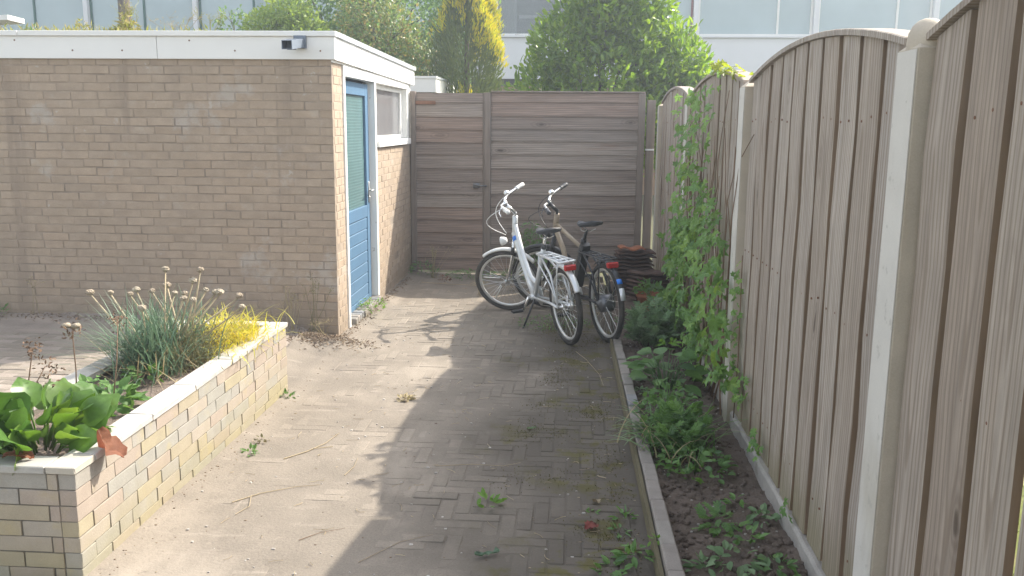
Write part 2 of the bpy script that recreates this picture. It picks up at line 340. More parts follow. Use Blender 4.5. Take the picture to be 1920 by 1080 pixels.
def tag(o, label=None, cat=None, group=None, kind=None):
    for k, v in (('label', label), ('category', cat), ('group', group), ('kind', kind)):
        if v:
            o[k] = v
    return o

def thing(name, label, cat, loc=(0, 0, 0), group=None, rotz=0):
    o = bpy.data.objects.new(name, None)
    o.empty_display_size = .1
    C.objects.link(o)
    o.location = loc
    o.rotation_euler = (0, 0, rotz)
    return tag(o, label, cat, group)

def np_mesh(name, V, faces, tint=None, smooth_=False):
    """V (n,3); faces: (m,k) int array or list of tuples"""
    me = bpy.data.meshes.new(name)
    V = np.asarray(V, dtype=np.float32)
    if isinstance(faces, np.ndarray):
        tot = np.full(len(faces), faces.shape[1], dtype=np.int32)
        loops = faces.reshape(-1).astype(np.int32)
    else:
        tot = np.array([len(f) for f in faces], dtype=np.int32)
        loops = np.array([i for f in faces for i in f], dtype=np.int32)
    me.vertices.add(len(V))
    me.vertices.foreach_set('co', V.reshape(-1))
    me.loops.add(len(loops))
    me.loops.foreach_set('vertex_index', loops)
    me.polygons.add(len(tot))
    st = np.concatenate(([0], np.cumsum(tot)[:-1])).astype(np.int32)
    me.polygons.foreach_set('loop_start', st)
    me.polygons.foreach_set('loop_total', tot)
    me.polygons.foreach_set('use_smooth', np.full(len(tot), bool(smooth_)))
    me.update(calc_edges=True)
    me.validate()
    if tint is not None:
        a = me.attributes.new('tint', 'FLOAT', 'FACE')
        a.data.foreach_set('value', np.asarray(tint, dtype=np.float32))
    return me

class MB:
    def __init__(s):
        s.v, s.f, s.t = [], [], []
    def add(s, vs, fs, tint=0.0):
        o = len(s.v)
        s.v.extend(vs)
        s.f.extend(tuple(i + o for i in f) for f in fs)
        s.t.extend([tint] * len(fs))
        return s
    def box(s, x0, x1, y0, y1, z0, z1, tint=0.0, ch=0.0):
        if ch:
            return s.cbox(((x0 + x1) / 2, (y0 + y1) / 2, (z0 + z1) / 2), ((x1 - x0) / 2, (y1 - y0) / 2, (z1 - z0) / 2), ch, tint)
        vs = [(x, y, z) for x in (x0, x1) for y in (y0, y1) for z in (z0, z1)]
        return s.add(vs, [(0, 1, 3, 2), (4, 6, 7, 5), (0, 4, 5, 1), (2, 3, 7, 6), (0, 2, 6, 4), (1, 5, 7, 3)], tint)
    def cbox(s, c, h, ch, tint=0.0):
        vs = []
        idx = {}
        for sx in (-1, 1):
            for sy in (-1, 1):
                for sz in (-1, 1):
                    for a in range(3):
                        p = [sx * (h[0] - ch), sy * (h[1] - ch), sz * (h[2] - ch)]
                        sg = (sx, sy, sz)
                        p[a] = sg[a] * h[a]
                        idx[(sx, sy, sz, a)] = len(vs)
                        vs.append((c[0] + p[0], c[1] + p[1], c[2] + p[2]))
        fs = []
        for a in range(3):
            b, d = [(1, 2), (2, 0), (0, 1)][a]
            for sg in (-1, 1):
                q = []
                for sb, sd in ((-1, -1), (1, -1), (1, 1), (-1, 1)):
                    k = [0, 0, 0]
                    k[a], k[b], k[d] = sg, sb, sd
                    q.append(idx[(*k, a)])
                fs.append(tuple(q if sg > 0 else q[::-1]))
        for a in range(3):
            b, d = [(1, 2), (2, 0), (0, 1)][a]
            for sb in (-1, 1):
                for sd in (-1, 1):
                    k0, k1 = [0, 0, 0], [0, 0, 0]
                    k0[a], k0[b], k0[d] = -1, sb, sd
                    k1[a], k1[b], k1[d] = 1, sb, sd
                    q = [idx[(*k0, b)], idx[(*k1, b)], idx[(*k1, d)], idx[(*k0, d)]]
                    fs.append(tuple(q if sb * sd < 0 else q[::-1]))
        for sx in (-1, 1):
            for sy in (-1, 1):
                for sz in (-1, 1):
                    q = [idx[(sx, sy, sz, a)] for a in range(3)]
                    fs.append(tuple(q if sx * sy * sz > 0 else q[::-1]))
        return s.add(vs, fs, tint)
    def tube(s, pts, r, n=8, caps=True, closed=False, tint=0.0, flat=1.0):
        pts = [Vector(p) for p in pts]
        N = len(pts)
        rr = r if isinstance(r, (list, tuple)) else [r] * N
        vs, fs = [], []
        ref = None
        for i, p in enumerate(pts):
            if closed:
                t = pts[(i + 1) % N] - pts[i - 1]
            else:
                t = pts[min(i + 1, N - 1)] - pts[max(i - 1, 0)]
            t.normalize()
            if ref is None:
                ref = Vector((0, 0, 1)) if abs(t.z) < .9 else Vector((1, 0, 0))
            a = (ref - t * ref.dot(t)).normalized()
            ref = a
            b = t.cross(a)
            for k in range(n):
                w = 2 * PI * k / n
                vs.append(tuple(p + a * (math.cos(w) * rr[i] * flat) + b * (math.sin(w) * rr[i])))
        M_ = N if closed else N - 1
        for i in range(M_):
            for k in range(n):
                j = (i + 1) % N
                fs.append((i * n + k, i * n + (k + 1) % n, j * n + (k + 1) % n, j * n + k))
        if caps and not closed:
            fs.append(tuple(range(n))[::-1])
            fs.append(tuple((N - 1) * n + k for k in range(n)))
        return s.add(vs, fs, tint)
    def lathe(s, c, prof, n=20, ax='z', tint=0.0):
        vs, fs = [], []
        for r, h in prof:
            for k in range(n):
                w = 2 * PI * k / n
                p = (r * math.cos(w), r * math.sin(w), h)
                if ax == 'y':
                    p = (p[0], p[2], p[1])
                if ax == 'x':
                    p = (p[2], p[0], p[1])
                vs.append((c[0] + p[0], c[1] + p[1], c[2] + p[2]))
        for i in range(len(prof) - 1):
            for k in range(n):
                fs.append((i * n + k, i * n + (k + 1) % n, (i + 1) * n + (k + 1) % n, (i + 1) * n + k))
        return s.add(vs, fs, tint)
    def mesh(s, name, smooth_=False):
        me = np_mesh(name, np.array(s.v), s.f, s.t, smooth_)
        return me
    def build(s, name, mat, parent=None, smooth_=False, kind=None, label=None):
        o = link(name, s.mesh(name, smooth_), mat, parent)
        if kind:
            o['kind'] = kind
        if label:
            o['label'] = label
        return o

def wrap(fn):
    m = MB()
    fn(m)
    return m

# value noise (numpy)
def vnoise(x, y, seed=0):
    xi, yi = np.floor(x).astype(int), np.floor(y).astype(int)
    xf, yf = x - xi, y - yi
    def h(a, b):
        n = (a * 374761393 + b * 668265263 + seed * 974711) & 0x7fffffff
        n = ((n ^ (n >> 13)) * 1274126177) & 0x7fffffff
        return ((n ^ (n >> 16)) & 0xffff) / 65535.0
    u, v = xf * xf * (3 - 2 * xf), yf * yf * (3 - 2 * yf)
    return (h(xi, yi) * (1 - u) + h(xi + 1, yi) * u) * (1 - v) + (h(xi, yi + 1) * (1 - u) + h(xi + 1, yi + 1) * u) * v

def fbm(x, y, o=4, seed=0):
    a, s, t = 1.0, 0.0, 0.0
    for i in range(o):
        s = s + a * vnoise(x * 2 ** i, y * 2 ** i, seed + i)
        t += a
        a *= .5
    return s / t

def grid(name, x0, x1, y0, y1, step, zf, mat, parent=None):
    nx, ny = max(2, int((x1 - x0) / step) + 1), max(2, int((y1 - y0) / step) + 1)
    X, Y = np.meshgrid(np.linspace(x0, x1, nx), np.linspace(y0, y1, ny))
    Z = zf(X, Y)
    V = np.stack([X.ravel(), Y.ravel(), Z.ravel()], 1)
    i = np.arange(nx * ny).reshape(ny, nx)
    Fc = np.stack([i[:-1, :-1].ravel(), i[:-1, 1:].ravel(), i[1:, 1:].ravel(), i[1:, :-1].ravel()], 1)
    return link(name, np_mesh(name, V, Fc, smooth_=True), mat, parent)

# leaf templates: x along the leaf 0..1, y across -0.5..0.5, z out of plane
T_DIAM = (np.array([(0, 0, 0), (.45, .5, .16), (1, 0, -.08), (.45, -.5, .16)]), [(0, 1, 2), (0, 2, 3)])
T_OVAL = (np.array([(0, 0, 0), (.28, .42, .12), (.65, .44, .10), (1, 0, -.12), (.65, -.44, .10), (.28, -.42, .12), (.5, 0, 0)]),
          [(0, 6, 1), (1, 6, 2), (2, 6, 3), (3, 6, 4), (4, 6, 5), (5, 6, 0)])
def palmate(l=5, deep=.5):
    pts = [(0.12, 0, 0)]
    outl = []
    n = l * 2 + 1
    for k in range(n):
        a = -2.45 + 4.9 * k / (n - 1)
        tip = k % 2 == 1
        r = (.60 if tip else .60 * deep) * (1.0 - .22 * abs(a) / 2.45)
        outl.append((.40 + r * math.cos(a), r * math.sin(a), (-.07 if tip else .05)))
    outl = [(.30, -.02, .03)] + outl
    V = [(.40, 0, 0)] + outl
    return (np.array(V), [(0, i, i + 1) for i in range(1, len(V) - 1)] + [(0, len(V) - 1, 1)])
T_VINE = palmate(5, .62)
def pinnate(n=4):
    V, F_ = [], []
    def dia(p, d, L, W):
        d = np.array(d) / np.linalg.norm(d)
        s = np.array((-d[1], d[0]))
        b = len(V)
        for q, z in ((p, 0), (p + d * L * .45 + s * W, .03), (p + d * L, -.05), (p + d * L * .45 - s * W, .03)):
            V.append((q[0], q[1], z))
        F_.append((b, b + 1, b + 2, b + 3))
    dia(np.array((0., 0.)), (1, 0), 1.0, .05)
    for k in range(n):
        x = .22 + .62 * k / (n - 1)
        L = .46 * (1 - .25 * k / n)
        for sg in (-1, 1):
            dia(np.array((x, 0.)), (.75, sg), L, .10)
    dia(np.array((.62, 0.)), (1, 0), .42, .10)
    return (np.array(V), F_)
T_PINN = pinnate()

def stamp(name, tpl, P, D, Nn, L, W, tint=None, mat=None, parent=None, kind='stuff', smooth_=False):
    tv, tf = tpl
    P, D, Nn = (np.asarray(a, float) for a in (P, D, Nn))
    n = len(P)
    L = np.broadcast_to(np.asarray(L, float), (n,))
    W = np.broadcast_to(np.asarray(W, float), (n,))
    D = D / (np.linalg.norm(D, axis=1, keepdims=True) + 1e-9)
    S = np.cross(Nn, D)
    S = S / (np.linalg.norm(S, axis=1, keepdims=True) + 1e-9)
    N2 = np.cross(D, S)
    V = (P[:, None] + D[:, None] * (tv[None, :, 0:1] * L[:, None, None]) + S[:, None] * (tv[None, :, 1:2] * W[:, None, None])
         + N2[:, None] * (tv[None, :, 2:3] * W[:, None, None])).reshape(-1, 3)
    k = len(tv)
    same = len(set(len(f) for f in tf)) == 1
    if tint is None:
        tint = rs.rand(n)
    tt = np.repeat(np.asarray(tint, float), len(tf))
    if same:
        fa = np.array(tf)
        F_ = (fa[None] + (np.arange(n) * k)[:, None, None]).reshape(-1, fa.shape[1])
    else:
        F_ = [tuple(i + j * k for i in f) for j in range(n) for f in tf]
    me = np_mesh(name, V, F_, tt, smooth_)
    if mat is None:
        return me
    o = link(name, me, mat, parent)
    if kind:
        o['kind'] = kind
    return o

def blades(name, base, az, lean, L, W, bend, mat, parent=None, segs=5, kind='stuff', tint=None, width_pow=1.0):
    """ribbon blades; lean=initial angle from vertical, bend=extra angle gained along the blade"""
    n = len(base)
    base = np.asarray(base, float)
    az, lean, L, W, bend = (np.broadcast_to(np.asarray(a, float), (n,)) for a in (az, lean, L, W, bend))
    P = base.copy()
    rows = []
    hx, hy = np.cos(az), np.sin(az)
    sx, sy = -hy, hx
    for i in range(segs + 1):
        u = i / segs
        w = W * (1 - u ** 1.6) * .5 + W * .04
        rows.append(P + np.stack([sx * w, sy * w, 0 * w], 1))
        rows.append(P - np.stack([sx * w, sy * w, 0 * w], 1))
        a = lean + bend * (u + .5 / segs)
        st = L / segs
        P = P + np.stack([hx * np.sin(a) * st, hy * np.sin(a) * st, np.cos(a) * st], 1)
    V = np.stack(rows, 1).reshape(-1, 3)
    k = 2 * (segs + 1)
    fa = np.array([(2 * i, 2 * i + 1, 2 * i + 3, 2 * i + 2) for i in range(segs)])
    F_ = (fa[None] + (np.arange(n) * k)[:, None, None]).reshape(-1, 4)
    if tint is None:
        tint = rs.rand(n)
    me = np_mesh(name, V, F_, np.repeat(tint, segs), True)
    o = link(name, me, mat, parent)
    if kind:
        o['kind'] = kind
    return o

def rdirs(n):
    v = rs.randn(n, 3)
    return v / np.linalg.norm(v, axis=1, keepdims=True)

# ------------------------------------------------------------------ ground
def path_z(X, Y):
    # level towards the path; the patio on the left lies 13 cm higher, the ground beyond climbs a little beside the shed
    t = np.clip((-1.72 - X) / .55, 0, 1)
    return .125 * t * t * (3 - 2 * t) * np.clip((Y - 2.9) / .5, 0, 1)

g = grid('ground', -90, 90, -60, 120, 6, lambda X, Y: X * 0 - .09, surf('far ground', [(.10, .10, .05)], scale=.8, var=.3, rough=.95, world_space=True))
g['kind'] = 'structure'
lawn = grid('neighbour_lawn', .97, 9, -1.5, 10.5, .12, lambda X, Y: -.03 + .03 * fbm(X * 3, Y * 3), surf('lit lawn', [(.12, .135, .035)], scale=9, var=.4, rough=.95, world_space=True, patches=[((.24, .20, .10), 3, .5, .7, .6, (1, 1, 1))]))
lawn['kind'] = 'structure'
nb_b = rs.uniform((1.0, -.5, 0), (2.3, 9.0, .01), (2600, 3))
o = blades('lawn_grass', nb_b, rs.uniform(0, 6.28, 2600), rs.uniform(0, .5, 2600), rs.uniform(.05, .14, 2600), .008, rs.uniform(.2, .9, 2600), 'lf_lawn', segs=2)
tag(o, 'sunlit yellow green grass seen through the gaps of the right fence', 'grass', kind='stuff')

def sand_mat(paver=False):
    m = surf('dusty paver' if paver else 'sandy dust', [(.252, .217, .176)], scale=3.2, var=.24, rough=.96, bump=.6, bscale=70, bdist=.005, fine=.30, world_space=True,
             patches=[((.40, .345, .28), 1.1, .50, .70, .75, (1.5, .6, 1)), ((.205, .175, .145), 2.4, .54, .70, .55, (1, 1, 1)),
                      ((.40, .35, .29), 5, .60, .72, .5, (.5, 2.2, 1)), ((.17, .14, .115), 26, .62, .70, .5, (1, 1, 1))])
    # fence shade put into the colour towards the kerb side, plus moss there
    nt = m.node_tree
    b = [n for n in nt.nodes if n.type == 'BSDF_PRINCIPLED'][0]
    src = b.inputs['Base Color'].links[0].from_socket
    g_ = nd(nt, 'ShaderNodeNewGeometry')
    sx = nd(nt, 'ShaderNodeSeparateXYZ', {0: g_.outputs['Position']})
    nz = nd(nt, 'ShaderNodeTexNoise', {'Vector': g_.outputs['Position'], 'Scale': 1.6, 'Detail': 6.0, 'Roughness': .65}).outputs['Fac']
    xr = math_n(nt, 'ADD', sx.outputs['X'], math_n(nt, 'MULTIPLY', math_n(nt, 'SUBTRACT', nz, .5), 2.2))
    painted_shade = smooth(nt, xr, -.95, .0)
    c1 = mixc(nt, math_n(nt, 'MULTIPLY', painted_shade, .86), src, (.108, .093, .075))
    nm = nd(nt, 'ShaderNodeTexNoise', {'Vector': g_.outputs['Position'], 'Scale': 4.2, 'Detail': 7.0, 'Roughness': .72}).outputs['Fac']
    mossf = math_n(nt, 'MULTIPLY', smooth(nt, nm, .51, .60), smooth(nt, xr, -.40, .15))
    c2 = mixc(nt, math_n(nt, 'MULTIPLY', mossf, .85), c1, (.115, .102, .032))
    if paver:
        oi = nd(nt, 'ShaderNodeObjectInfo')
        at = nd(nt, 'ShaderNodeAttribute', attribute_name='tint')
        v = math_n(nt, 'FRACT', math_n(nt, 'ADD', oi.outputs['Random'], at.outputs['Fac']))
        c2 = nd(nt, 'ShaderNodeHueSaturation', {'Color': c2, 'Value': math_n(nt, 'ADD', math_n(nt, 'MULTIPLY', v, .22), .84)}).outputs[0]
    else:
        c2 = nd(nt, 'ShaderNodeHueSaturation', {'Color': c2, 'Value': .88}).outputs[0]
    nt.links.new(c2, b.inputs['Base Color'])
    return m
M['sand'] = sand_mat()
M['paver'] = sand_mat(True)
# paving under a film of sand: herringbone pavers (ratio 3:1)
PW, PL, GAP = .0668, .2004, .007
path = thing('path', None, None)
path['kind'] = 'structure'
del_keys = [k for k in ('label', 'category') if k in path]
pav = []
for i in range(-90, 200):
    for j in range(-60, 60):
        ox, oy = (i + 3 * j) * PW, (i - 3 * j) * PW
        for (cx, cy, hx, hy) in ((ox + PL / 2, oy + PW / 2, PL / 2, PW / 2), (ox + PW / 2, oy + PW + PL / 2, PW / 2, PL / 2)):
            cx += -.6
            if -1.66 + hx < cx < .30 - hx * .3 and 2.3 < cy < 9.28:
                pav.append((cx, cy, hx, hy))
pav.sort(key=lambda p: p[1] + abs(p[0] + .2) * .15)
pm = {}
for k, (hx, hy) in enumerate(((PL / 2, PW / 2), (PW / 2, PL / 2))):
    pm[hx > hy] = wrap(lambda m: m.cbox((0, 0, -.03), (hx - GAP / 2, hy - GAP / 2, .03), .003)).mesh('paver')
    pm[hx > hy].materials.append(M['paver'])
near = [p for p in pav if -1.0 < p[0]][:300]
nearset = set(near)
mb = MB()
for p in pav:
    dz = rnd.gauss(0, .0014)
    if p in nearset:
        o = bpy.data.objects.new('paver', pm[p[2] > p[3]])
        C.objects.link(o)
        o.location = (p[0], p[1], dz)
        o.rotation_euler = (rnd.gauss(0, .006), rnd.gauss(0, .006), rnd.gauss(0, .006))
        o.parent = path
    else:
        mb.cbox((p[0], p[1], -.03 + dz), (p[2] - GAP / 2, p[3] - GAP / 2, .03), .003, rnd.random())
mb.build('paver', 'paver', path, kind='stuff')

def sand_z(X, Y):
    side = np.clip((X + .95) / .55, 0, 1)          # thin on the shady side, so the joints show there
    tex = np.clip((Y - 5.9) / .6, 0, 1) * np.clip((7.9 - Y) / .4, 0, 1)
    side = np.maximum(side, .8 * tex)
    base = .0004 - .0021 * side
    z = base + .0080 * (fbm(X * 2.3, Y * 2.3, 4, 3) - .5) + .0045 * (fbm(X * 14, Y * 14, 3, 9) - .5)
    z = z + .05 * np.clip(1 - np.hypot((X + 1.72) / .5, (Y - 6.05) / .30), 0, 1) * (.6 + .8 * fbm(X * 9, Y * 9, 3, 5))
    z = z + .020 * np.clip((-1.55 - X) / .12, 0, 1)
    return z + np.where(X < -1.70, path_z(X, Y), 0)
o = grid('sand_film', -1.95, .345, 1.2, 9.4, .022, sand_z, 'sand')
o['kind'] = 'structure'
# patio on the left behind the planter and the strip in front of it
def patio_z(X, Y):
    t = np.clip((-1.75 - X) / .5, 0, 1)
    f = np.clip((Y - 2.6) / .35, 0, 1)
    return -.004 + .13 * t * t * (3 - 2 * t) * f + .010 * (fbm(X * 3, Y * 3, 4, 21) - .5) + .05 * np.clip(1 - (6.32 - Y) / .22, 0, 1) * fbm(X * 5, Y * 5, 3, 8)
o = grid('patio', -6.5, -1.93, 1.2, 6.32, .035, patio_z, surf('patio dust', [(.30, .255, .215)], scale=3, var=.25, rough=.95, bump=.5, bscale=50, fine=.18, world_space=True,
         patches=[((.18, .155, .13), 2.2, .5, .68, .6, (1, 1, 1)), ((.38, .31, .25), 4, .55, .7, .5, (.4, 2, 1)), ((.13, .11, .09), 24, .6, .7, .5, (.3, 2, 1))]))
o['kind'] = 'structure'
mb = MB()
for i in range(22):
    for j in range(40):
        x, y = -5.9 + i * .205 + (j % 2) * .1, 3.0 + j * .07
        if x < -2.42 and y < 6.2:
            z = float(patio_z(np.array([x]), np.array([y]))[0]) + rnd.gauss(0, .002) - .0035
            mb.cbox((x, y, z - .02), (.098, .032, .025), .003, rnd.random())
o = mb.build('patio_paver', 'paver')
o['kind'] = 'structure'

# soil bed
def soil_z(X, Y):
    return .012 + .05 * (fbm(X * 5, Y * 5, 5, 31) - .45) + .020 * (fbm(X * 28, Y * 28, 3, 33) - .5) + .02 * np.clip((3.4 - Y) / .8, 0, 1)
o = grid('soil_bed', .36, .97, 1.8, 9.4, .014, soil_z, 'soil')
o['kind'] = 'structure'
mb = MB()
for k in range(170):
    x, y = rnd.uniform(.42, .86), 2.6 + 5 * rnd.random() ** 1.6
    z = float(soil_z(np.array([x]), np.array([y]))[0])
    r = rnd.uniform(.002, .006) * (1.9 if rnd.random() < .06 else 1)
    mb.cbox((x, y, z + r * .3), (r, r * rnd.uniform(.6, 1), r * .7), r * .35, rnd.random())
o = mb.build('pebble', 'pebble')
tag(o, 'small pale stones scattered over the dark soil of the bed', 'pebbles', kind='stuff')
mb = MB()
for k in range(900):
    x, y = rnd.uniform(.42, .88), 2.6 + 5 * rnd.random() ** 1.4
    z = float(soil_z(np.array([x]), np.array([y]))[0])
    r = rnd.uniform(.006, .018)
    k0 = len(mb.v)
    mb.cbox((0, 0, 0), (r, r * rnd.uniform(.6, 1), r * .6), r * .35, rnd.random())
    Q = Matrix.Rotation(rnd.uniform(0, 6.28), 3, Vector((rnd.gauss(0, 1), rnd.gauss(0, 1), 1.5)).normalized())
    mb.v[k0:] = [tuple(Q @ Vector(p) + Vector((x + rnd.gauss(0, .0008), y, z + r * .1))) for p in mb.v[k0:]]
o = mb.build('soil_clod', 'soil')
tag(o, 'dark crumbly clods lying on the soil of the bed', 'soil', kind='stuff')

# kerb of bricks on edge with a mossy plank on the path side
kerb = thing('kerb', 'low kerb of worn grey bricks between the path and the soil bed', 'kerb', (.34, 4.6, 0))
ky0, ky1, n = 2.62, 6.34, 18
mb = MB()
for k in range(n):
    y0, y1 = ky0 + (ky1 - ky0) * k / n, ky0 + (ky1 - ky0) * (k + 1) / n
    ym = (y0 + y1) / 2
    x = .355 - .033 * (ym - 2.9) / 3.4
    zt = .078 + rnd.gauss(0, .004) + (.012 if ym < 3.1 else 0) - (.018 if ym > 5.6 else 0)
    me = wrap(lambda m: m.cbox((0, 0, 0), (.029, (y1 - y0) / 2 - .003, .075), .005)).mesh('kerb_stone')
    o = link('kerb_stone', me, 'kerb', kerb)
    o.location = (x + .029 - .34, ym - 4.6, zt - .075)
    o.rotation_euler = (rnd.gauss(0, .012), rnd.gauss(0, .03), rnd.gauss(.009, .012))
pts = MB()
for y0, y1 in ((2.6, 4.42), (4.425, 6.3)):
    xa, xb = .352 - .033 * (y0 - 2.9) / 3.4, .352 - .033 * (y1 - 2.9) / 3.4
    m = MB()
    vs = []
    for (x, y) in ((xa, y0), (xb, y1)):
        for (dx, z) in ((-.022, -.08), (-.003, -.08), (-.003, .058), (-.019, .062)):
            vs.append((x + dx - .34, y - 4.6, z))
    m.add(vs, [(0, 1, 2, 3), (7, 6, 5, 4), (0, 3, 7, 4), (3, 2, 6, 7), (2, 1, 5, 6), (1, 0, 4, 5)])
    m.build('edging_plank', 'plank', kerb)

# ------------------------------------------------------------------ shed
SY, SX = 6.32, -1.73          # brick faces
shed = thing('garden_shed', 'brown brick garden shed with white fascia and a blue side door', 'shed', (-3.2, 7.8, 0))
SO = Vector((-3.2, 7.8, 0))
def sh(o):
    o.parent = shed
    o.location = o.location - SO
    return o
XL = -5.6
mb = MB()
mb.box(XL, SX - .0024, SY + .0024, SY + .10, -.1, 2.05)
mb.box(SX - .10, SX - .0024, SY + .10, 6.60, -.1, 2.05)
mb.box(SX - .10, SX - .0024, 7.70, 9.42, -.1, 1.40)
mb.box(XL, SX - .1, 9.34, 9.42, -.1, 2.02)
mb.box(XL - .1, XL, SY + .02, 9.42, -.1, 2.05)
sh(mb.build('wall', 'mortar'))
CH = .0612
bw = {}
def brick_mesh(L, v):
    k = (round(L, 3), v)
    if k not in bw:
        r_ = random.Random(hash(k) & 0xffff)
        m = MB()
        m.cbox((0, 0, 0), (L / 2, .025, .0268), .0016)
        # worn, uneven arrises
        m.v = [(x + r_.gauss(0, .0012), y + r_.gauss(0, .0008), z + r_.gauss(0, .0012)) for x, y, z in m.v]
        bw[k] = m.mesh('brick')
        bw[k].materials.append(M['brick'])
    return bw[k]
front = []
for c in range(34):
    z = -.025 + CH * (c + .5)
    x = SX
    first = .098 if c % 2 else .205
    x1 = x
    first_done = False
    while x1 > -4.75:
        L = first if not first_done else .205 - .0 * rnd.random()
        if first_done and rnd.random() < .06:
            L = .15
        first_done = True
        front.append((x1 - L / 2 + .0, z, L - .010))
        x1 -= L
vis = [b for b in front if -4.42 < b[0] and b[1] > .42]
vis.sort(key=lambda b: (-b[2] > -.15, -b[1] + .4 * abs(b[0] + 3.0)))
ind = set(vis[:300])
mb = MB()
for b in front:
    y = SY + .025 + rnd.gauss(0, .0009) - .001
    x, z = b[0] + rnd.gauss(0, .0015), b[1] + rnd.gauss(0, .0012)
    if b in ind:
        o = bpy.data.objects.new('brick', brick_mesh(b[2], rnd.randrange(6)))
        C.objects.link(o)
        o.location = (x - SO.x, y - SO.y, z)
        o.rotation_euler = (rnd.gauss(0, .008), rnd.gauss(0, .004), rnd.gauss(0, .004))
        o.parent = shed
    else:
        mb.cbox((x, y, z), (b[2] / 2, .025, .0268), .0016, rnd.random())
# side walls (pier beside the door, wall below the window)
for c in range(34):
    z = -.025 + CH * (c + .5)
    y1 = SY - .002 + (.205 if c % 2 else .102)
    if c % 2 == 0:
        mb.cbox((SX - .026 + rnd.gauss(0, .001), SY + .076, z), (.026, .046, .0268), .0016, rnd.random())
    else:
        mb.cbox((SX - .026 + rnd.gauss(0, .001), SY + .125, z), (.026, .072, .0268), .0016, rnd.random())
    y = SY + (.127 if c % 2 == 0 else .202)
    w = 6.595 - y
    mb.cbox((SX - .025 + rnd.gauss(0, .001), y + w / 2, z), (.025, w / 2 - .002, .0268), .0016, rnd.random())
    if z < 1.36:
        y = 7.705 - (.1 if c % 2 else 0)
        while y < 9.38:
            a, b_ = max(y, 7.705), min(y + .205, 9.40)
            if b_ - a > .02:
                mb.cbox((SX - .025 + rnd.gauss(0, .0012), (a + b_) / 2, z), (.025, (b_ - a) / 2 - .005, .0268), .0016, rnd.random())
            y += .205
sh(mb.build('brick', 'brick', kind='stuff'))
# fascia: two boards on the front, one tapering along the side
def prism(m, xs, ys, z0s, z1s, tint=0):
    x0, x1 = xs
    vs = [(x0, ys[0], z0s[0]), (x1, ys[0], z0s[0]), (x1, ys[0], z1s[0]), (x0, ys[0], z1s[0]), (x0, ys[1], z0s[1]), (x1, ys[1], z0s[1]), (x1, ys[1], z1s[1]), (x0, ys[1], z1s[1])]
    return m.add(vs, [(0, 1, 2, 3), (5, 4, 7, 6), (0, 4, 5, 1), (3, 2, 6, 7), (0, 3, 7, 4), (1, 5, 6, 2)], tint)
FX, FY = -1.698, 6.297
sh(wrap(lambda m: m.box(XL, -2.995, FY, FY + .02, 2.042, 2.199, ch=.002)).build('fascia_board', 'fascia'))
sh(wrap(lambda m: m.box(-2.991, FX, FY, FY + .02, 2.042, 2.199, ch=.002)).build('fascia_board', 'fascia'))
sh(wrap(lambda m: prism(m, (FX - .022, FX - .001), (FY + .021, 9.46), (2.042, 2.000), (2.199, 2.150))).build('fascia_board', 'fascia'))
sh(wrap(lambda m: m.box(XL, -4.02, FY - .016, FY + .06, 2.1995, 2.236, ch=.003)).build('roof_trim', 'fascia'))
sh(wrap(lambda m: m.box(-4.016, FX + .012, FY - .016, FY + .06, 2.1995, 2.236, ch=.003)).build('roof_trim', 'fascia'))
sh(wrap(lambda m: prism(m, (FX - .06, FX + .016), (FY + .0605, 9.48), (2.1995, 2.150), (2.236, 2.188))).build('roof_trim', 'trim'))
sh(wrap(lambda m: prism(m, (XL, FX - .061), (FY + .061, 9.46), (2.06, 2.03), (2.205, 2.16))).build('roof', 'roof'))
m = MB()
for x in (-4.30, -3.62, -3.25, -2.42, -1.80, -4.05, -2.75):
    m.lathe((x, FY - .0005, 2.10 + (.07 if x in (-4.05, -2.75) else 0)), [(.0065, .002), (.006, -.002), (.0001, -.003)], 8, ax='y')
sh(m.build('screw_heads', 'rust', kind='stuff'))
# soffit strip
sh(wrap(lambda m: m.box(SX - .002, FX - .023, FY + .021, 9.40, 2.025, 2.04)).build('soffit', 'frame'))
# rain spout
def spout(m):
    w, h, t = .036, .028, .004
    y0, y1, z0, z1 = 6.00, 6.275, 2.122, 2.182
    x0, x1 = -1.945 - .036, -1.945 + .036
    # sloping box, open at the end, built of four plates
    def plate(a0, a1, b0, b1):
        vs = []
        for (y, dz, dx) in ((y0, -.035, .0), (y1, 0, .0)):
            for x, z in ((a0, b0), (a1, b0), (a1, b1), (a0, b1)):
                vs.append((x + dx, y, z + dz))
        m.add(vs, [(0, 1, 2, 3), (7, 6, 5, 4), (0, 4, 5, 1), (1, 5, 6, 2), (2, 6, 7, 3), (3, 7, 4, 0)])
    plate(x0, x1, z0, z0 + t)
    plate(x0, x1, z1 - t, z1)
    plate(x0, x0 + t, z0 + t, z1 - t)
    plate(x1 - t, x1, z0 + t, z1 - t)
    m.box(x0 - .004, x1 + .012, 6.276, 6.2965, z0 - .006, z1 + .022)
    m.box(x0 + t, x1 - t, y0 + .10, y0 + .11, z0 - .03, z1 - .02)
sh(wrap(spout).build('rain_spout', surf('grey zinc spout', [(.17, .20, .24)], var=.15, rough=.5, metal=.2)))
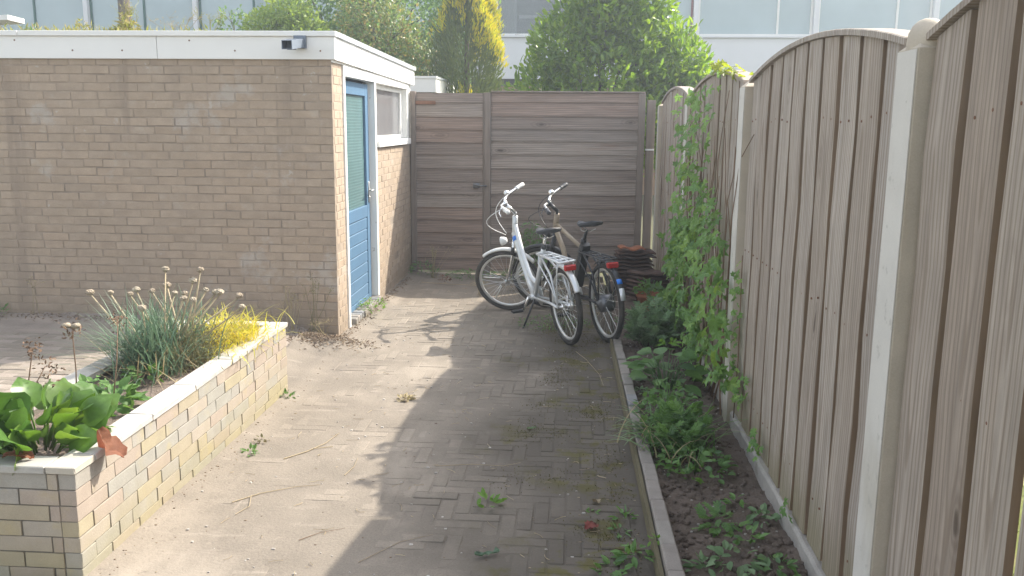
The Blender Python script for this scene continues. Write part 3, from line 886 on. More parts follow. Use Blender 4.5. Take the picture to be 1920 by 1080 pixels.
# door frame, mullion, head, window
def framebits(m):
    m.box(SX - .06, SX + .012, 6.603, 6.652, -.02, 1.945, ch=.003)
    m.box(SX - .10, SX - .0605, 6.615, 6.665, -.02, 1.945)
    m.box(SX - .06, SX + .012, 7.640, 7.697, .075, 1.945, ch=.003)
    m.box(SX - .10, SX - .0605, 7.625, 7.710, .075, 1.945)
    m.box(SX - .06, SX + .014, 6.603, 9.20, 1.9455, 2.022, ch=.003)
sh(wrap(framebits).build('door_frame', 'frame'))
door = sh(link('door', wrap(lambda m: (m.box(SX - .085, SX - .045, 6.667, 6.765, .075, 1.925, ch=.003), m.box(SX - .085, SX - .045, 7.515, 7.622, .075, 1.925, ch=.003),
                                        m.box(SX - .085, SX - .045, 6.766, 7.514, 1.825, 1.925, ch=.003), m.box(SX - .085, SX - .045, 6.766, 7.514, .80, .90, ch=.003),
                                        m.box(SX - .085, SX - .045, 6.766, 7.514, .075, .12, ch=.003))).mesh('door'), 'blue'))
for k in range(7):
    z0 = .122 + k * .0965
    link('door_plank', wrap(lambda m: m.box(SX - .08, SX - .050, 6.767, 7.513, z0, z0 + .0925, ch=.005)).mesh('door_plank'), 'blue', door)
link('glass_pane', wrap(lambda m: m.box(SX - .074, SX - .066, 6.767, 7.513, .902, 1.823)).mesh('glass_pane'), M['ribbed'], door)
def handle(m):
    m.box(SX - .044, SX - .036, 7.555, 7.590, .92, 1.10, ch=.002)
    m.tube([(SX - .036, 7.572, 1.03), (SX - .005, 7.572, 1.03), (SX + .002, 7.560, 1.03), (SX + .002, 7.475, 1.028)], .008, 8)
    m.tube([(SX - .036, 7.572, .965), (SX - .030, 7.572, .965)], .010, 10)
link('handle', wrap(handle).mesh('handle', True), 'steel', door)
win = sh(link('window', wrap(lambda m: (m.box(SX - .06, SX + .010, 9.135, 9.20, 1.452, 1.9445, ch=.003), m.box(SX - .085, SX - .045, 7.7105, 7.745, 1.452, 1.9445), m.box(SX - .085, SX - .045, 9.06, 9.1345, 1.452, 1.9445),
                                          m.box(SX - .085, SX - .045, 7.7455, 9.0595, 1.452, 1.49), m.box(SX - .085, SX - .045, 7.7455, 9.0595, 1.905, 1.9445))).mesh('window'), 'frame'))
link('window_sill', wrap(lambda m: m.box(SX - .09, SX + .035, 7.70, 9.20, 1.392, 1.450, ch=.004)).mesh('window_sill'), 'frame', win)
link('glass_pane', wrap(lambda m: m.box(SX - .070, SX - .064, 7.746, 9.059, 1.491, 1.904)).mesh('glass_pane'), 'clear', win)
sh(wrap(lambda m: m.box(SX - .10, SX - .09, 6.60, 9.3, .0, 2.03)).build('inner_lining', 'dark'))
sh(wrap(lambda m: m.box(SX - .08, SX - .004, 9.2005, 9.40, 1.40, 2.02)).build('side_panel', 'frame'))
for k in range(13):
    y = 6.735 + k * .0735
    o = link('threshold_brick', wrap(lambda m: m.cbox((0, 0, 0), (.05, .033, .045), .006)).mesh('threshold_brick'), M['kerb'])
    o.location = (SX - .012 + rnd.gauss(0, .003), y, .030 + rnd.gauss(0, .003))
    sh(o)

# ------------------------------------------------------------------ back gate and board fence
BY = 9.35
gate = thing('wooden_gate', 'weathered gate of horizontal boards beside the shed, with a latch', 'gate', (-1.3, BY, 0))
bfence = thing('board_fence', 'weathered brown fence of long horizontal boards behind the bicycles', 'fence', (-.1, BY, 0))
def hboard(par, x0, x1, z0, z1, ox):
    m = MB()
    n = 6
    vs = []
    for i in range(n + 1):
        x = x0 + (x1 - x0) * i / n - ox
        w = rnd.gauss(0, .0012)
        for (y, z) in ((-.025, z0), (.006, z0), (.006, z1 + .010), (-.010, z1 + .010), (-.025, z0 + .010)):
            vs.append((x, y + w, z + rnd.gauss(0, .0008)))
    fs = []
    for i in range(n):
        for k in range(5):
            a, b = i * 5 + k, i * 5 + (k + 1) % 5
            fs.append((a, a + 5, b + 5, b))
    fs += [(0, 1, 2, 3, 4), tuple(n * 5 + k for k in (4, 3, 2, 1, 0))]
    m.add(vs, fs)
    return m.build('board', 'gatewood', par)
edges = [.035, .175, .322, .452, .594, .722, .862, .998, 1.133, 1.280, 1.414, 1.546, 1.678, 1.820, 1.915]
for k in range(14):
    z0, z1 = edges[k], edges[k + 1]
    hboard(gate, -1.665, -.955, z0 + rnd.gauss(0, .002), z1 - .006, -1.3)
    hboard(bfence, -.868, .665, z0 + .008 + rnd.gauss(0, .002), z1 + .002, -.1)
def post(name, par, x0, x1, y0, y1, z1, ox, mat='gatepost'):
    return link(name, wrap(lambda m: m.box(x0 - ox, x1 - ox, y0 - BY, y1 - BY, -.1, z1, ch=.004)).mesh(name), mat, par)
post('post', gate, -1.722, -1.666, BY - .045, BY + .03, 1.935, -1.3)
post('stile', gate, -.954, -.938, BY - .030, BY + .03, 1.925, -1.3)
post('post', bfence, -.935, -.870, BY - .050, BY + .04, 1.925, -.1)
post('post', bfence, .666, .735, BY - .052, BY + .04, 1.925, -.1)
link('cap_rail', wrap(lambda m: m.box(-.869 + .1, .735 + .1, -.040, .045, 1.9285, 1.944, ch=.003)).mesh('cap_rail'), 'gatepost', bfence)
def latch(m):
    m.box(-1.055 + 1.3, -.985 + 1.3, -.034, -.028, .93, .985, ch=.0015)
    m.tube([(-1.045 + 1.3, -.040, .958), (-.905 + 1.3, -.058, .958)], .007, 8)
    m.tube([(-.925 + 1.3, -.056, .958), (-.925 + 1.3, -.075, .958)], .012, 8)
link('latch', wrap(latch).mesh('latch', True), 'motor', gate)
link('hinge_strap', wrap(lambda m: m.box(-1.665 + 1.3, -1.45 + 1.3, -.036, -.030, 1.800, 1.838, ch=.002)).mesh('hinge_strap'), 'rust', gate)
o = wrap(lambda m: (m.box(.755, .842, BY - .02, BY + .02, -.1, 1.86, ch=.004))).build('timber_post', 'gatepost')
tag(o, 'flat timber post filling the gap at the end of the back fence', 'post')
o = wrap(lambda m: (m.box(.748, .838, BY - .030, BY - .0205, 1.345, 1.362, ch=.002))).build('hinge', 'white')
o['label'] = 'white metal hinge'
o.parent = bpy.data.objects['timber_post']

# ------------------------------------------------------------------ arched fence panels, concrete posts, base boards
PY = [2.416 + 2.27 * k for k in range(4)]
FXF = .895            # front faces of the front boards
def arch(t, k=.42):
    return 1.815 + k * t * (1 - t)
def panel(y0, y1, label, ak=.42, gap=.046):
    root = thing('fence_panel', label, 'fence panel', (FXF, (y0 + y1) / 2, 0), 'arched fence panels of vertical boards along the right side')
    ym = (y0 + y1) / 2
    n = 10
    pitch = (y1 - y0) / n
    def vboard(yc, w, x0, x1, mat):
        L = MB()
        hw = w / 2
        zt = [arch((yc + d - y0) / (y1 - y0), ak) for d in (-hw, 0, hw)]
        zb = .085 + rnd.uniform(-.006, .012)
        r_ = .004
        wob = [rnd.gauss(0, .0022) for _ in range(7)]
        # eight-sided section with rounded front edges, six lengths so that it can warp
        sec = [(-hw, x1 - x0), (-hw, r_), (-hw + r_, 0), (hw - r_, 0), (hw, r_), (hw, x1 - x0)]
        vs, fs = [], []
        for i in range(7):
            u = i / 6
            tw = rnd.gauss(0, .002) + wob[i] * .3
            for (d, e) in sec:
                z = zb + u * (arch(min(1, max(0, (yc + d - y0) / (y1 - y0))), ak) - zb)
                vs.append((x0 - FXF + e + tw, d + wob[i], z))
        for i in range(6):
            for k in range(6):
                a, b = i * 6 + k, i * 6 + (k + 1) % 6
                fs.append((a, a + 6, b + 6, b))
        fs += [(0, 1, 2, 3, 4, 5), tuple(36 + k for k in (5, 4, 3, 2, 1, 0))]
        L.add(vs, fs)
        o = L.build('board', mat, root)
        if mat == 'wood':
            # edges inside the gaps: brown timber with the gap shade put into its colour
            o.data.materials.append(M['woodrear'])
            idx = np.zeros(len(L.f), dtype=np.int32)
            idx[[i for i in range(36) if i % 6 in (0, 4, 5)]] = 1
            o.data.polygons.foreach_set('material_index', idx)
        o.location = (0, yc - ym, 0)
        o.rotation_euler = (rnd.gauss(0, .0025), 0, 0)
        return o
    for k in range(n):
        vboard(y0 + (k + .5) * pitch, pitch - gap + rnd.uniform(-.006, .006), FXF, FXF + .024, 'wood')
    for k in range(n + 1):
        yc = y0 + k * pitch
        if k == 0: yc += .055
        if k == n: yc -= .055
        vboard(yc, pitch - (.115 if ak > .5 else .080) if 0 < k < n else .085, FXF + .048, FXF + .066, 'woodrear')
    for z in (.24, .95, 1.60):
        link('rail', wrap(lambda m: m.box(.0255, .0465, y0 + .012 - ym, y1 - .012 - ym, z, z + .062)).mesh('rail'), 'woodedge', root)
    m = MB()
    vs, fs = [], []
    N = 16
    for i in range(N + 1):
        t = i / N
        y, z = y0 + t * (y1 - y0) - ym, arch(t, ak)
        for (x, dz) in ((-.016, .002), (.088, .002), (.088, .020), (.082, .023), (-.011, .023), (-.016, .020)):
            vs.append((x, y, z + dz))
    for i in range(N):
        for k in range(6):
            a, b = i * 6 + k, i * 6 + (k + 1) % 6
            fs.append((a, b, b + 6, a + 6))
    fs += [(5, 4, 3, 2, 1, 0), tuple(N * 6 + k for k in range(6))]
    m.add(vs, fs)
    m.build('cap_rail', 'wood', root)
    m = MB()
    for k in range(n):
        for z in (.27, .98, 1.63):
            for dy in (-.045, .045):
                m.lathe((-.0012 + rnd.gauss(0, .0004), y0 + (k + .5) * pitch - ym + dy + rnd.gauss(0, .006), z + rnd.gauss(0, .008)), [(.0042, .004), (.0042, 0), (.0001, -.0006)], 7, ax='x')
    m.build('nail_heads', 'rust', root, kind='stuff')
    return root
panel(.20, PY[0] - .069, 'arched board fence panel nearest the camera, right of the thick concrete post', .64, .044)
panel(PY[0] + .069, PY[1] - .069, 'large arched board fence panel in the middle, free of climbing plants')
panel(PY[1] + .069, PY[2] - .069, 'arched board fence panel half covered by the climbing plant')
panel(PY[2] + .069, PY[3] - .069, 'farthest and narrowest looking arched fence panel near the gate end')
plab = ['tall pale concrete fence post with rounded top nearest the camera', 'concrete fence post at the near edge of the climbing plant',
        'concrete fence post hidden behind the climbing plant leaves', 'slim looking concrete fence post at the far end beside the timber post']
for k, y in enumerate(PY):
    root = thing('concrete_post', plab[k], 'fence post', (.905, y, 0), 'concrete posts of the right fence')
    def body(m):
        h = 1.80
        c = .004
        q = .068
        sec = [(-.043, -q + c), (-.043 + c, -q), (.05 - c, -q), (.05, -q + c), (.05, q - c), (.05 - c, q), (-.043 + c, q), (-.043, q - c)]
        vs = [(x, yy, z) for z in (-.2, h) for x, yy in sec]
        m.add(vs, [(i, (i + 1) % 8, 8 + (i + 1) % 8, 8 + i) for i in range(8)])
        m.add([(x, yy, h) for x, yy in sec] + [(0, 0, h + .04)], [(i, (i + 1) % 8, 8) for i in range(8)])
    link('shaft', wrap(body).mesh('shaft'), 'concrete', root)
    link('smooth_face', wrap(lambda m: m.box(-.0455, -.0432, -.0665, .0665, -.15, 1.797)).mesh('smooth_face'), 'litconc', root)
    if k == 0:
        def dome(m):
            m.lathe((.0, .0, 1.80), [(.047, 0), (.047, .020), (.044, .042), (.036, .060), (.023, .073), (.010, .078), (.001, .079)], 20)
            m.v = [(x + .003, y * 1.38, z) for x, y, z in m.v]
        link('dome_cap', wrap(dome).mesh('dome_cap', True), 'concrete', root)
blab = ['nearest stretch of the concrete base board under the right fence', 'concrete base board under the large middle fence panel', 'concrete base board below the climbing plant',
        'far stretch of concrete base board near the roof tile stack']
for k, (y0, y1) in enumerate(((.2, PY[0] - .069), (PY[0] + .069, PY[1] - .069), (PY[1] + .069, PY[2] - .069), (PY[2] + .069, PY[3] - .069))):
    m = MB()
    n = 26
    vs, fs = [], []
    for i in range(n + 1):
        y = y0 + (y1 - y0) * i / n
        e = rnd.gauss(0, .003)
        for x, z in ((.877, -.1), (.877 + rnd.gauss(0, .002), .075 + e), (.886, .088 + e), (.925, .088), (.925, -.1)):
            vs.append((x, y, z))
    for i in range(n):
        for q in range(5):
            a, b = i * 5 + q, i * 5 + (q + 1) % 5
            fs.append((a, a + 5, b + 5, b))
    fs += [(0, 1, 2, 3, 4), tuple(n * 5 + q for q in (4, 3, 2, 1, 0))]
    m.add(vs, fs)
    o = m.build('base_board', 'gravel')
    tag(o, blab[k], 'base board', 'concrete base boards under the right fence')

# ------------------------------------------------------------------ brick planter
PX, PYN, PYF, PXL, PTOP = -1.68, 2.72, 4.97, -2.32, .408
planter = thing('brick_planter', 'raised planter of pale sawn bricks with flat coping stones', 'planter', (-2.0, 3.85, 0))
PO = Vector((-2.0, 3.85, 0))
def pl(o):
    o.parent = planter
    o.location = o.location - PO
    return o
def core(m):
    m.box(PX - .095, PX - .005, PYN + .005, PYF - .005, -.1, PTOP - .002)
    m.box(PXL + .005, PX - .0955, PYN + .005, PYN + .095, -.1, PTOP - .002)
    m.box(PXL + .005, PXL + .095, PYN + .0955, PYF - .005, -.1, PTOP - .002)
    m.box(PXL + .0955, PX - .0955, PYF - .095, PYF - .005, -.1, PTOP - .002)
pl(wrap(core).build('wall', 'pjoint'))
HC = .0583
cnt = 0
def pbrick(c, h, rot=0):
    m = MB()
    m.cbox((0, 0, 0), h, .0013)
    m.v = [(x + rnd.gauss(0, .0006), y + rnd.gauss(0, .0006), z + rnd.gauss(0, .0006)) for x, y, z in m.v]
    o = m.build('brick', 'pbrick')
    o.location = c
    o.rotation_euler = (rnd.gauss(0, .003), rnd.gauss(0, .003), rnd.gauss(0, .003))
    pl(o)
for c in range(8):
    z = PTOP - HC * (c + .5)
    y = PYN
    first = True
    while y < PYF - .01:
        L = rnd.choice((.205, .205, .21, .195, .165, .10))
        if first:
            L = (.10 if c % 2 else .205)
            first = False
        e = min(y + L, PYF)
        if PYF - e < .05:
            e = PYF
        pbrick((PX - .03 + rnd.gauss(0, .0011), (y + e) / 2, z), (.03, (e - y) / 2 - .0032, HC / 2 - .0018))
        y = e
    x = PX
    first = True
    while x > PXL + .01:
        L = rnd.choice((.205, .20, .165))
        if first:
            L = (.205 if c % 2 else .10)
            first = False
        e = max(x - L, PXL)
        x0 = x - .0605 if x == PX else x
        if x0 - e > .02:
            pbrick(((x0 + e) / 2, PYN + .03 + rnd.gauss(0, .001), z), ((x0 - e) / 2 - .003, .03, HC / 2 - .0018))
        x = e
def coping(x0, x1, y0, y1, mat, z=PTOP + .0005):
    m = MB()
    m.cbox((0, 0, 0), ((x1 - x0) / 2, (y1 - y0) / 2, .0135), .003)
    m.v = [(x + rnd.gauss(0, .0012), y + rnd.gauss(0, .0012), zz) for x, y, zz in m.v]
    o = m.build('coping_stone', mat)
    o.location = ((x0 + x1) / 2, (y0 + y1) / 2, z + .0135 + rnd.gauss(0, .0008))
    o.rotation_euler = (rnd.gauss(0, .004), rnd.gauss(0, .004), rnd.gauss(0, .004))
    pl(o)
ys = [PYN + .125, 3.28, 3.69, 4.12, 4.55, PYF + .01]
for a, b in zip(ys[:-1], ys[1:]):
    coping(PX - .098, PX + .008, a + .002, b - .002, 'coping')
coping(PX - .098, PX + .008, PYN - .008, PYN + .122, 'copgrey')
coping(PX - .40, PX - .102, PYN - .008, PYN + .095, 'copgrey')
coping(PXL - .008, PX - .404, PYN - .008, PYN + .095, 'copgrey')
for a, b in zip((PYN + .10, 3.35, 3.9, 4.45), (3.35, 3.9, 4.45, PYF + .01)):
    coping(PXL - .008, PXL + .098, a + .002, b - .002, 'coping')
coping(PXL + .102, PX - .102, PYF - .095, PYF + .01, 'coping')
o = grid('planter_soil', PXL + .097, PX - .099, PYN + .097, PYF - .097, .014, lambda X, Y: .385 + .045 * (fbm(X * 6, Y * 6, 4, 41) - .4) + .015 * (fbm(X * 30, Y * 30, 3, 43) - .5),
         surf('dry planter soil', [(.19, .15, .12)], scale=9, var=.4, rough=.97, bump=1.0, bscale=60, bdist=.01, fine=.3, world_space=True, patches=[((.11, .085, .07), 12, .52, .66, .6, (1, 1, 1))]))
o['kind'] = 'structure'
# ------------------------------------------------------------------ bicycles (local axes: x forward, y left, z up)
def bike_root(name, label, rear, front, lean):
    d = Vector((front[0] - rear[0], front[1] - rear[1], 0)).normalized()
    left = Vector((-d.y, d.x, 0))
    u = Vector((0, 0, 1)) * math.cos(lean) + left * math.sin(lean)
    l2 = u.cross(d)
    root = thing(name, label, 'bicycle')
    root.matrix_world = Matrix(((d.x, l2.x, u.x, rear[0]), (d.y, l2.y, u.y, rear[1]), (d.z, l2.z, u.z, 0), (0, 0, 0, 1)))
    return root

def wheel(name, root, c, R, Mx, rim_mat, motor=False, tyre_r=.021, reflectors=False):
    """wheel in the local xz plane around c, transformed by Mx"""
    T = lambda p: tuple(Mx @ Vector(p))
    N = 48
    w = None
    def ring(r, n=N):
        return [T((c[0] + r * math.cos(2 * PI * k / n), 0, c[2] + r * math.sin(2 * PI * k / n))) for k in range(n)]
    rim = MB()
    a = MB()
    # rim: flat band
    vs, fs = [], []
    prof = [(R - .036, -.010), (R - .036, .010), (R - .058, .008), (R - .060, 0), (R - .058, -.008)]
    for k in range(N):
        an = 2 * PI * k / N
        for r_, y in prof:
            vs.append(T((c[0] + r_ * math.cos(an), y, c[2] + r_ * math.sin(an))))
    for k in range(N):
        for q in range(5):
            fs.append((k * 5 + q, k * 5 + (q + 1) % 5, ((k + 1) % N) * 5 + (q + 1) % 5, ((k + 1) % N) * 5 + q))
    rim.add(vs, fs)
    wheel_o = rim.build(name, rim_mat, root, True)
    ty = MB()
    ty.tube(ring(R - tyre_r), tyre_r, 10, closed=True)
    ty.build('tyre', 'rubber', wheel_o, True)
    sp = MB()
    for k in range(28):
        an = 2 * PI * k / 28
        sg = 1 if k % 2 else -1
        a2 = an + (.55 if (k // 2) % 2 else -.55)
        hr = .055 if motor else .022
        sp.tube([T((c[0] + hr * math.cos(a2), sg * .028, c[2] + hr * math.sin(a2))), T((c[0] + (R - .055) * math.cos(an), 0, c[2] + (R - .055) * math.sin(an)))], .0013, 3, caps=False)
    o = sp.build('spokes', 'steel', wheel_o)
    hub = MB()
    if motor:
        pr = [(.012, -.075), (.03, -.06), (.058, -.052), (.066, -.044), (.066, .044), (.058, .052), (.03, .06), (.012, .075)]
    else:
        pr = [(.008, -.055), (.008, -.034), (.024, -.031), (.024, -.027), (.015, -.022), (.015, .022), (.024, .027), (.024, .031), (.008, .034), (.008, .055)]
    m = MB()
    m.lathe((0, 0, 0), pr, 18, ax='y')
    hub.add([T((x + c[0], y, z + c[2])) for x, y, z in m.v], m.f)
    hub.build('hub', 'chrome' if not motor else 'motor', wheel_o, True)
    if reflectors:
        rf = MB()
        for a0 in (2.62, 2.78, 2.50, -.75, -.60, .35):
            rf.tube([T((c[0] + .075 * math.cos(a0 + .25), .010, c[2] + .075 * math.sin(a0 + .25))), T((c[0] + (R - .075) * math.cos(a0), .003, c[2] + (R - .075) * math.sin(a0)))], .0042, 6)
        rf.build('spoke_reflector', 'white', wheel_o, True, kind='stuff')
    return wheel_o

def fender(name, root, c, R, a0, a1, Mx, mat, w=.026):
    T = lambda p: tuple(Mx @ Vector(p))
    vs, fs = [], []
    n = 26
    for i in range(n + 1):
        an = a0 + (a1 - a0) * i / n
        for y, dr in ((-w, -.012), (-w * .75, .004), (0, .010), (w * .75, .004), (w, -.012), (w * .72, .001), (0, .007), (-w * .72, .001)):
            vs.append(T((c[0] + (R + dr) * math.cos(an), y, c[2] + (R + dr) * math.sin(an))))
    for i in range(n):
        for k in range(8):
            fs.append((i * 8 + k, i * 8 + (k + 1) % 8, (i + 1) * 8 + (k + 1) % 8, (i + 1) * 8 + k))
    fs += [tuple(range(8))[::-1], tuple(n * 8 + k for k in range(8))]
    return MB().add(vs, fs).build(name, mat, root, True)

def saddle(root, c, mat, ln=.26, tilt=0.0):
    vs, fs = [], []
    n, k_ = 12, 12
    for i in range(n + 1):
        u = i / n                         # 0 rear .. 1 nose
        x = c[0] - ln * .45 + ln * u
        hw = (.092 * (1 - (max(0, u - .12) / .88) ** .75) + .022) * (math.sin(min(1, (u + .03) / .16) * PI / 2)) * (1 if u < .97 else .55)
        zt = c[2] + .014 * (1 - 2 * u) * .8 + (.012 * (u - .55) ** 2 * 4) + tilt * (u - .5)
        dp = .050 * (1 - .35 * u)
        for k in range(k_):
            w = 2 * PI * k / k_
            y = math.cos(w) * hw
            z = zt + (math.sin(w) * .016 if math.sin(w) > 0 else math.sin(w) * dp * (abs(math.cos(w)) * .5 + .5) * .8)
            vs.append((x, c[1] + y, z))
    for i in range(n):
        for k in range(k_):
            fs.append((i * k_ + k, (i + 1) * k_ + k, (i + 1) * k_ + (k + 1) % k_, i * k_ + (k + 1) % k_))
    fs += [tuple(range(k_)), tuple(n * k_ + k for k in range(k_))[::-1]]
    s = MB().add(vs, fs).build('saddle', mat, root, True)
    m = MB()
    for sy in (-.022, .022):
        m.tube([(c[0] - ln * .35, c[1] + sy * 1.6, c[2] - .028), (c[0] - .02, c[1] + sy, c[2] - .052), (c[0] + .05, c[1] + sy, c[2] - .05), (c[0] + ln * .42, c[1] + sy * .4, c[2] - .02)], .0035, 6)
    m.build('saddle_rails', 'steel', s, True)
    return s

def rack(root, s0, s1, z, hub, mat, w=.055, th=.006):
    m = MB()
    loop = [(s1, -w * .8, z), (s1 + .02, 0, z), (s1, w * .8, z), (s0 + .02, w, z + .006), (s0, w * .7, z + .008), (s0, -w * .7, z + .008), (s0 + .02, -w, z + .006)]
    m.tube(loop, th, 8, closed=True)
    for q in (.25, .5, .75):
        x = s0 + (s1 - s0) * q
        m.tube([(x, -w * .9, z + .003), (x, w * .9, z + .003)], th * .9, 6)
    for sy in (-1, 1):
        m.tube([(s0 + (s1 - s0) * .12, sy * w * .35, z + .006), (s1 - .02, sy * w * .3, z + .002)], .0052, 6)
        m.tube([(s1 - .05, sy * w * .85, z), (s1 - .065, sy * (w + .006), z - .06), (hub[0] + .10, sy * (w + .010), hub[2] + .16), (hub[0] + .015, sy * .060, hub[2] + .02)], .0055, 7)
        m.tube([(s0 + .05, sy * w * .95, z + .004), (s0 + .06, sy * (w + .006), z - .06), (hub[0] - .03, sy * (w + .008), hub[2] + .17), (hub[0] + .005, sy * .060, hub[2] + .02)], .0055, 7)
    return m.build('rear_rack', mat, root, True)

def bicycle(name, label, rear, front, lean, P):
    root = bike_root(name, label, rear, front, lean)
    R = P['R']
    rh = (P['rh'], 0, R)
    fh0 = Vector((P['fh'], 0, R))
    hb, ht = Vector(P['head_b']), Vector(P['head_t'])
    ax = (ht - hb).normalized()
    psi = P['steer']
    base = hb
    S = Matrix.Translation(base) @ Matrix.Rotation(psi, 4, ax) @ Matrix.Translation(-base)
    I = Matrix.Identity(4)
    TS = lambda p: tuple(S @ Vector(p))
    # frame
    m = MB()
    bb = Vector((P['bb'], 0, .24))
    for pts, r in P['tubes']:
        m.tube(pts, r, 10)
    m.tube([tuple(hb - ax * .012), tuple(ht + ax * .012)], .023, 12)
    m.tube([(bb.x, -.036, bb.z), (bb.x, .036, bb.z)], .024, 12)
    fr = m.build('frame', P['front_mat'], root, True)
    m = MB()
    st = Vector(P['seat_top'])
    m.tube([tuple(bb), tuple(st)], .019, 10)
    for sy in (-1, 1):
        m.tube([(bb.x - .03, sy * .022, bb.z), (rh[0] + .2, sy * .040, R - .012), (rh[0], sy * .062, R)], .0105, 8)
        m.tube([tuple(st + (bb - st) * P.get('stay', .12) + Vector((0, sy * .022, 0))), (rh[0] + .14, sy * .045, R + .21), (rh[0], sy * .062, R)], .0085, 8)
    m.build('rear_triangle', P['rear_mat'], root, True)
    if P.get('sticker'):
        a, b = P['sticker']
        MB().tube([a, b], P['sticker_r'], 12).build('sticker', 'tape', root, True)
    # wheels
    wheel('rear_wheel', root, rh, R, I, P['rim_mat'], motor=P.get('motor', False))
    wheel('front_wheel', root, tuple(fh0), R, S, P['rim_mat'], reflectors=P.get('reflectors', False))
    fender('rear_fender', root, rh, R + .016, P['rf'][0], P['rf'][1], I, P['fender_mat'])
    fender('front_fender', root, tuple(fh0), R + .016, P['ff'][0], P['ff'][1], S, P['ffender_mat'])
    # fork
    m = MB()
    crown = hb - ax * .035
    fork_o = None
    for sy in (-1, 1):
        m.tube([TS((crown.x, sy * .030, crown.z)), TS((crown.x + (fh0.x - crown.x) * .45 - .01, sy * .040, crown.z + (R - crown.z) * .45)), TS((fh0.x, sy * .050, fh0.z))], [.014, .0125, .008], 9)
    m.tube([TS((crown.x, -.034, crown.z)), TS((crown.x, .034, crown.z))], .014, 8)
    fk = m.build('fork', P['fork_mat'], root, True)
    m = MB()
    for sy in (-1, 1):
        a = Vector((crown.x, sy * .030, crown.z)); b = Vector((crown.x + (fh0.x - crown.x) * .45 - .01, sy * .040, crown.z + (R - crown.z) * .45))
        m.tube([TS(a + (b - a) * .35), TS(a + (b - a) * .75)], .0165, 9)
    m.build('fork_boot', 'black', fk, True)
    # stem and bar
    m = MB()
    q = ht + ax * P['quill']
    cl = q + Vector((P['stem'][0], 0, P['stem'][1]))
    m.tube([TS(ht), TS(q)], .0125, 10)
    m.tube([TS(q - ax * .012), TS(cl)], .016, 10)
    m.tube([TS(cl + Vector((0, -.024, 0))), TS(cl + Vector((0, .024, 0)))], .021, 12)
    m.build('stem', P['stem_mat'], root, True)
    m = MB()
    bw_, sw, rise = P['bar']
    pts = []
    for u in [-1, -.82, -.62, -.42, -.22, 0, .22, .42, .62, .82, 1]:
        au = abs(u)
        pts.append((cl.x - sw * max(0, au - .25) ** 1.5 / .65 + .015 * (1 - abs(au - .3) * 2 if au < .6 else 0), u * bw_, cl.z + rise * min(1, au / .45)))
    m.tube([TS(p) for p in pts], .0115, 9)
    bar = m.build('handlebar', P['bar_mat'], root, True)
    for sg, sl_ in ((-1, slice(0, 3)), (1, slice(8, 11))):
        gp = pts[sl_]
        e0, e1 = (gp[0], gp[1]) if sg < 0 else (gp[2], gp[1])
        E0, E1 = Vector(e0), Vector(e1)
        out = (E0 - E1).normalized()
        MB().tube([TS(E0 + out * .02), TS(E0 + out * .005), TS((E0 + E1) / 2), TS(E1), TS(E1 - out * .006)], [.016, .019, .0165, .018, .020], 10).build('grip', P['grip_mat'], bar, True)
        mm = MB()
        iv = Vector(pts[2] if sg < 0 else pts[8])
        mm.tube([TS(iv), TS(iv + Vector((.022, 0, -.004)))], .012, 8)
        mm.tube([TS(iv + Vector((.022, 0, -.004))), TS((E1 + iv) / 2 + Vector((.045, sg * .02, -.018))), TS((E0 + E1) / 2 + Vector((.050, sg * .02, -.030)))], .005, 6, flat=.7)
        mm.build('brake_lever', P['stem_mat'], bar, True)
        MB().lathe((0, 0, 0), [(.001, .016), (.012, .014), (.017, .004), (.017, -.012), (.001, -.014)], 12)
        # cables sweeping forward of the head tube
        cb = MB()
        a = iv + Vector((.03, 0, -.01))
        b = hb + Vector((.07, sg * .015, .02))
        cpts = []
        for i in range(11):
            u = i / 10
            p = a.lerp(b, u) + Vector((.13 * math.sin(PI * u) * (1.0 if sg > 0 else .8), sg * .02 * math.sin(PI * u), .03 * math.sin(PI * u)))
            cpts.append(TS(p))
        cb.tube(cpts, .0032, 5)
        cb.build('cable', P['cable_mat'], root, True)
    if P.get('bell'):
        b = Vector(pts[3])
        mm = MB()
        mm.lathe((0, 0, 0), [(.001, .030), (.016, .027), (.024, .014), (.025, .002), (.001, .001)], 14)
        MB().add([TS(Vector(v) + b + Vector((0, 0, .01))) for v in mm.v], mm.f).build('bell', 'chrome', bar, True)
    # head lamp
    hl = hb + Vector(P['lamp_off'])
    mm = MB()
    mm.lathe((0, 0, 0), [(.001, -.035), (.022, -.032), (.034, -.010), (.038, .012), (.036, .018), (.030, .016)], 14, ax='x')
    lo = MB().add([TS(Vector(v) + hl) for v in mm.v], mm.f).build('headlight', P['lamp_mat'], root, True)
    mm = MB()
    mm.lathe((0, 0, 0), [(.031, .016), (.020, .021), (.001, .024)], 14, ax='x')
    MB().add([TS(Vector(v) + hl) for v in mm.v], mm.f).build('lamp_glass', 'lampglass', lo, True)
    MB().tube([TS(hl + Vector((-.01, 0, -.03))), TS(hb + Vector((.02, 0, -.04)))], .005, 6).build('lamp_bracket', 'blackmet', lo, True)
    # seat post, saddle, rack, lamp, stand, cranks, chain
    sd = Vector(P['saddle'])
    MB().tube([tuple(st - (st - bb).normalized() * .01), tuple(sd - Vector((.0, 0, .045)))], [.0135, .0135], 10).build('seat_post', P['post_mat'], root, True)
    saddle(root, sd, 'saddle')
    MB().tube([tuple(st + (bb - st) * .03), tuple(st + (st - bb) * .02)], .023, 10).build('seat_clamp', 'blackmet', root, True)
